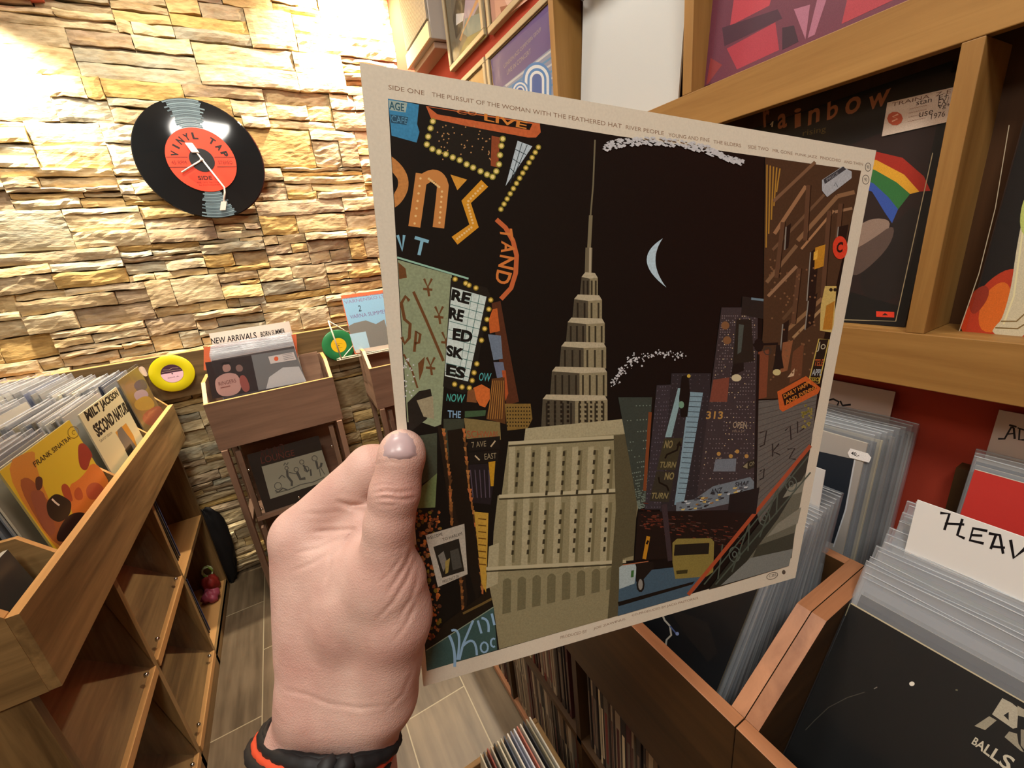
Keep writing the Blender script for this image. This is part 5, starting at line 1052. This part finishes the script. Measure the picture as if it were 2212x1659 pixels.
# ================================================================== HAND (one continuous skin surface)
def cs(x, y, d): return np.array([(x - W/2)/F*d, -(y - H/2)/F*d, d])
caps = [  # (p0, r0, p1, r1, group)
 ((700,1500,.236),.0235,(652,1160,.238),.0150,0), ((655,1400,.238),.0125,(640,1170,.240),.0120,0),
 ((760,1500,.238),.0255,(755,1270,.234),.0235,0), ((700,1330,.240),.0200,(690,1180,.238),.0165,0),
 ((820,1495,.232),.0205,(850,1330,.221),.0185,0), ((850,1330,.221),.0185,(852,1255,.216),.0165,0),
 ((760,1330,.226),.0185,(820,1240,.216),.0165,0),
 ((830,1260,.214),.0155,(841,1130,.206),.0118,1), ((841,1130,.206),.0118,(853,1064,.204),.0119,1), ((853,1064,.204),.0119,(868,985,.204),.0109,1), ((868,985,.204),.0109,(869,974,.205),.0106,1),
 ((652,1152,.239),.0150,(802,1013,.239),.0136,2), ((802,1013,.239),.0136,(872,990,.2465),.0088,2), ((872,990,.2465),.0088,(945,1015,.252),.0080,2),
 ((725,1210,.234),.0165,(795,1215,.224),.0150,0), ((735,1150,.240),.0130,(790,1130,.232),.0105,0),
 ((665,1230,.262),.0135,(800,1120,.272),.0105,3), ((800,1120,.272),.0105,(890,1085,.272),.0088,3), ((890,1085,.272),.0088,(948,1110,.266),.0080,3),
 ((680,1300,.284),.0125,(800,1215,.292),.0098,4), ((800,1215,.292),.0098,(890,1190,.286),.0084,4), ((890,1190,.286),.0084,(940,1215,.277),.0078,4),
 ((700,1370,.300),.0110,(800,1315,.304),.0085,5), ((800,1315,.304),.0085,(875,1300,.296),.0074,5), ((875,1300,.296),.0074,(915,1320,.285),.0068,5),
 ((720,1500,.262),.0215,(690,1290,.268),.0190,0), ((740,1480,.278),.0170,(710,1350,.288),.0150,0),
 ((790,1600,.238),.0158,(815,1500,.235),.0195,0), ((645,1600,.240),.0160,(690,1490,.238),.0215,0), ((715,1620,.243),.0200,(735,1500,.245),.0230,0),
 ((645,1600,.240),.0160,(612,1740,.246),.0190,0), ((790,1600,.238),.0158,(800,1740,.246),.0170,0), ((715,1620,.243),.0200,(705,1760,.25),.0240,0),
 ((705,1750,.25),.031,(640,2300,.36),.040,0), ((640,2300,.36),.040,(600,2600,.48),.043,0),
]
grooves = [ # px polyline, width px, depth m
 ([(806,1067),(830,1060),(860,1064),(896,1060)],3.2,.00075), ([(803,1078),(835,1076),(870,1080),(896,1075)],3.2,.0008), ([(803,1052),(830,1047),(850,1050)],2.6,.0004), ([(812,1090),(840,1092),(868,1088)],3,.0004),
 ([(808,1003),(840,998),(880,1000)],2.5,.0003),
 ([(728,1084),(755,1092),(790,1092)],5,.0016), ([(676,1149),(720,1146),(766,1143)],4,.0010), ([(766,1143),(745,1175),(715,1205),(702,1258)],4,.0009), ([(702,1258),(720,1215),(745,1180)],3,.0006),
 ([(640,1195),(690,1185),(730,1165)],4,.0005), ([(630,1235),(680,1215),(720,1190)],4,.00045), ([(650,1110),(700,1110),(730,1104)],4,.0004),
 ([(890,1180),(880,1215),(858,1250),(835,1285)],4,.0006), ([(893,1215),(880,1250),(850,1300),(812,1340)],4,.0006), ([(905,1240),(890,1290),(860,1335)],4,.0005), ([(900,1300),(880,1345),(850,1385)],4,.00045), ([(870,1200),(845,1235),(815,1262)],3,.0004),
 ([(616,1490),(660,1500),(710,1520),(780,1530),(840,1524)],4,.0005), ([(895,1440),(870,1500),(830,1540)],4,.0003)]
def hand_sdf(Pc, detail=True):
    dist = {}
    for p0, r0, p1, r1, gi in caps:
        a_ = cs(*p0); b_ = cs(*p1); ba = b_-a_; L2 = ba @ ba; pa = Pc-a_; h_ = np.clip((pa @ ba)/L2, 0, 1)
        d_ = np.linalg.norm(pa - h_[..., None]*ba, axis=-1) - (r0 + (r1-r0)*h_)
        if gi in dist:
            k_ = .008 if gi == 0 else .003; q_ = np.maximum(k_-np.abs(dist[gi]-d_), 0)/k_; dist[gi] = np.minimum(dist[gi], d_) - q_*q_*k_*.25
        else: dist[gi] = d_
    out = dist[0]
    for gi, k_ in ((2, .006), (3, .004), (4, .004), (5, .004), (1, .0065)):
        q_ = np.maximum(k_-np.abs(out-dist[gi]), 0)/k_; out = np.minimum(out, dist[gi]) - q_*q_*k_*.25
    if detail:
        px = Pc[..., 0]/Pc[..., 2]*F + W/2; py = -Pc[..., 1]/Pc[..., 2]*F + H/2
        nearm = Pc[..., 2] < .25
        for pl, w_, amp in grooves:
            dm = np.full(px.shape, 1e9)
            for (x0, y0), (x1, y1) in zip(pl[:-1], pl[1:]):
                dx, dy = x1-x0, y1-y0; h_ = np.clip(((px-x0)*dx+(py-y0)*dy)/(dx*dx+dy*dy), 0, 1); dm = np.minimum(dm, np.hypot(px-x0-h_*dx, py-y0-h_*dy))
            mid_ = np.array(pl).mean(0); ext = max(np.hypot(*(np.array(q)-mid_)) for q in pl); fall = np.clip(1.25 - (np.hypot(px-mid_[0], py-mid_[1])/ext)**2, 0, 1)
            out = out + np.where(nearm, fall*(amp*.75*np.exp(-(dm/w_)**2) - amp*.22*np.exp(-((dm-w_*2.4)/(w_*1.3))**2)), 0)
    return out
def surface_nets(lo, hi, st):
    n = [int((hi[i]-lo[i])/st)+1 for i in range(3)]
    ax = [lo[i]+st*np.arange(n[i]) for i in range(3)]
    V = np.empty(n, np.float32)
    for i in range(n[0]):
        gy, gz = np.meshgrid(ax[1], ax[2], indexing='ij'); Pc = np.stack([np.full_like(gy, ax[0][i]), gy, gz], -1); V[i] = hand_sdf(Pc)
    ins = V < 0
    c = np.zeros([k-1 for k in n], np.int8)
    for dx in (0, 1):
        for dy in (0, 1):
            for dz in (0, 1): c += ins[dx:n[0]-1+dx, dy:n[1]-1+dy, dz:n[2]-1+dz]
    act = (c > 0) & (c < 8); idx = -np.ones(c.shape, np.int64); I = np.argwhere(act); idx[act] = np.arange(len(I))
    acc = np.zeros((len(I), 3)); cnt = np.zeros(len(I)); x, y, z = I.T
    for axis in range(3):
        o1, o2 = [a for a in range(3) if a != axis]
        for s1 in (0, 1):
            for s2 in (0, 1):
                A0 = [x.copy(), y.copy(), z.copy()]; A0[o1] += s1; A0[o2] += s2; B0 = [q.copy() for q in A0]; B0[axis] += 1
                va = V[tuple(A0)]; vb = V[tuple(B0)]; m_ = (va < 0) != (vb < 0); t_ = np.where(m_, va/(va-vb+1e-12), 0)
                p_ = np.stack(A0, -1).astype(float); p_[:, axis] += t_; acc[m_] += p_[m_]; cnt[m_] += 1
    vv = np.array(lo) + st*acc/cnt[:, None]; Fc = []
    for axis in range(3):
        o1, o2 = [a for a in range(3) if a != axis]
        sl = [slice(1, -1)]*3; sl[axis] = slice(0, -1); a = ins[tuple(sl)]; sl[axis] = slice(1, None); b_ = ins[tuple(sl)]
        if True:
            E_ = np.argwhere(a != b_); fl_ = a[tuple(E_.T)]
            base_ = E_.copy(); base_[:, o1] += 1; base_[:, o2] += 1     # grid vertex index
            q = []
            for (s1, s2) in ((-1, -1), (0, -1), (0, 0), (-1, 0)):
                cc_ = base_.copy(); cc_[:, o1] += s1; cc_[:, o2] += s2; q.append(idx[tuple(cc_.T)])
            q = np.stack(q, -1); flip = fl_ if axis != 1 else ~fl_; q[~flip] = q[~flip][:, ::-1]; Fc.append(q)
    return vv, np.concatenate(Fc)
lo = np.array([-.150, -.300, .188]); hi = np.array([.0, .0, .330]); hi[0] = -.020
HS = .0009
vv, ff = surface_nets(lo, hi, HS)
ww = CAM + (vv * np.array([1, 1, -1])) @ MR.T
hl = D3(700, 1500, .25)
me = bpy.data.meshes.new('hand'); me.from_pydata([tuple(p - hl) for p in ww], [], [tuple(int(i) for i in f) for f in ff]); me.polygons.foreach_set('use_smooth', [True]*len(ff)); me.update()
m = new_mat('skin'); nt, N, L, b = nodes(m); tc = N.new('ShaderNodeTexCoord')
n1 = N.new('ShaderNodeTexNoise'); n1.inputs['Scale'].default_value = 28; n1.inputs['Detail'].default_value = 3; L.new(tc.outputs['Object'], n1.inputs['Vector'])
n2 = N.new('ShaderNodeTexNoise'); n2.inputs['Scale'].default_value = 600; n2.inputs['Detail'].default_value = 3; L.new(tc.outputs['Object'], n2.inputs['Vector'])
r = N.new('ShaderNodeValToRGB'); r.color_ramp.elements[0].position = .3; r.color_ramp.elements[1].position = .7; r.color_ramp.elements[0].color = hexc('#b98f84'); r.color_ramp.elements[1].color = hexc('#d2b2a6')
L.new(n1.outputs['Fac'], r.inputs['Fac']); mxx = N.new('ShaderNodeMix'); mxx.data_type = 'RGBA'; mxx.blend_type = 'MULTIPLY'; mxx.inputs[0].default_value = .25
L.new(r.outputs['Color'], mxx.inputs[6]); L.new(n2.outputs['Color'], mxx.inputs[7]); L.new(r.outputs['Color'], b.inputs['Base Color'])
b.inputs['Roughness'].default_value = .52; b.inputs['Specular IOR Level'].default_value = .35; b.inputs['Subsurface Weight'].default_value = .12; b.inputs['Subsurface Radius'].default_value = (.006, .002, .001); b.inputs['Subsurface Scale'].default_value = .6
vo = N.new('ShaderNodeTexVoronoi'); vo.inputs['Scale'].default_value = 1100; L.new(tc.outputs['Object'], vo.inputs['Vector'])
mp = N.new('ShaderNodeMapping'); mp.inputs['Rotation'].default_value = (0, math.radians(35), 0); mp.inputs['Scale'].default_value = (60, 60, 420); L.new(tc.outputs['Object'], mp.inputs[0])
n3 = N.new('ShaderNodeTexNoise'); n3.inputs['Scale'].default_value = 1; n3.inputs['Detail'].default_value = 3; L.new(mp.outputs[0], n3.inputs['Vector'])
ad = N.new('ShaderNodeMath'); ad.operation = 'ADD'; L.new(vo.outputs['Distance'], ad.inputs[0]); L.new(n3.outputs['Fac'], ad.inputs[1])
bp = N.new('ShaderNodeBump'); bp.inputs['Strength'].default_value = .35; bp.inputs['Distance'].default_value = .0004; L.new(ad.outputs[0], bp.inputs['Height']); L.new(bp.outputs[0], b.inputs['Normal'])
me.materials.append(m)
hand = bpy.data.objects.new('hand', me); COL.objects.link(hand); hand.location = tuple(hl)
tag(hand, 'pale left hand pinching the held album sleeve between thumb and fingers', 'person')
def surf(x, y, d0=.185):
    d = d0
    for _ in range(60):
        v = float(hand_sdf(cs(x, y, d)[None, :], False)[0]); d += v*.8
        if v < 2e-5: break
        if d > .32: return None
    return d
g = G(); NM = flat('#b09a9c', .3, .4); LM = flat('#c4aaa8', .25, .5)
ol = [(826,985),(827,965),(833,948),(845,937),(862,931),(880,935),(893,948),(900,965),(902,984)]; bot = [(902,984),(885,992),(862,994),(840,991),(826,985)]
ring = ol + bot[1:-1]; cx, cy = 864, 965; rows = []
for k in range(7):
    f_ = k/6.0; row = []
    for (x, y) in ring:
        X = cx + (x-cx)*f_; Y = cy + (y-cy)*f_; d = surf(X, Y) or .194; row.append(D3(X, Y, d - .0011*(1-f_**8) + .0001))
    rows.append(row)
n = len(ring); vs_ = [p for r_ in rows for p in r_]
g.mesh(vs_, [(k*n+i, k*n+(i+1) % n, (k+1)*n+(i+1) % n, (k+1)*n+i) for k in range(6) for i in range(n)], NM)
tag(g.build('thumbnail', hand, smooth=True), 'mauve pink thumbnail')
# bracelet
t = thing('bracelet', 'black cord bracelet with an orange strand around the wrist', 'bracelet', D3(712, 1640, .245))
def loop(dx, dy, rx, ry, rd, r, mat, name, tw=0):
    g = G(); P0 = []
    for k in range(73):
        a_ = 2*math.pi*k/72; P0.append(D3(712+dx+rx*math.cos(a_), 1592+dy+ry*math.sin(a_)+.0*math.cos(a_), .245 - rd*math.sin(a_)))
    g.tube(P0, [r*(1+.12*math.sin(k*2.1)*tw) for k in range(73)], mat, 10, cap=False); return g.build(name, t, smooth=True)
BK = flat('#17181a', .6, .4)
loop(0, 2, 143, 62, .036, .0036, BK, 'cord', 1); loop(-22, 36, 150, 68, .040, .0032, BK, 'cord', 1); loop(-12, 20, 147, 65, .038, .0027, flat('#c8492c', .6), 'orange_strand', 1); loop(3, -8, 141, 58, .034, .0022, BK, 'cord', 1)
for a_ in (1.35, 1.6):
    g = G(); c_ = D3(712+143*math.cos(a_), 1594+62*math.sin(a_), .245-.038*math.sin(a_)); g.lathe(c_, (1, .2, 0), [(0, -.0045), (.0035, -.004), (.0045, 0), (.0035, .004), (0, .0045)], BK, 16); g.build('knot', t, smooth=True)
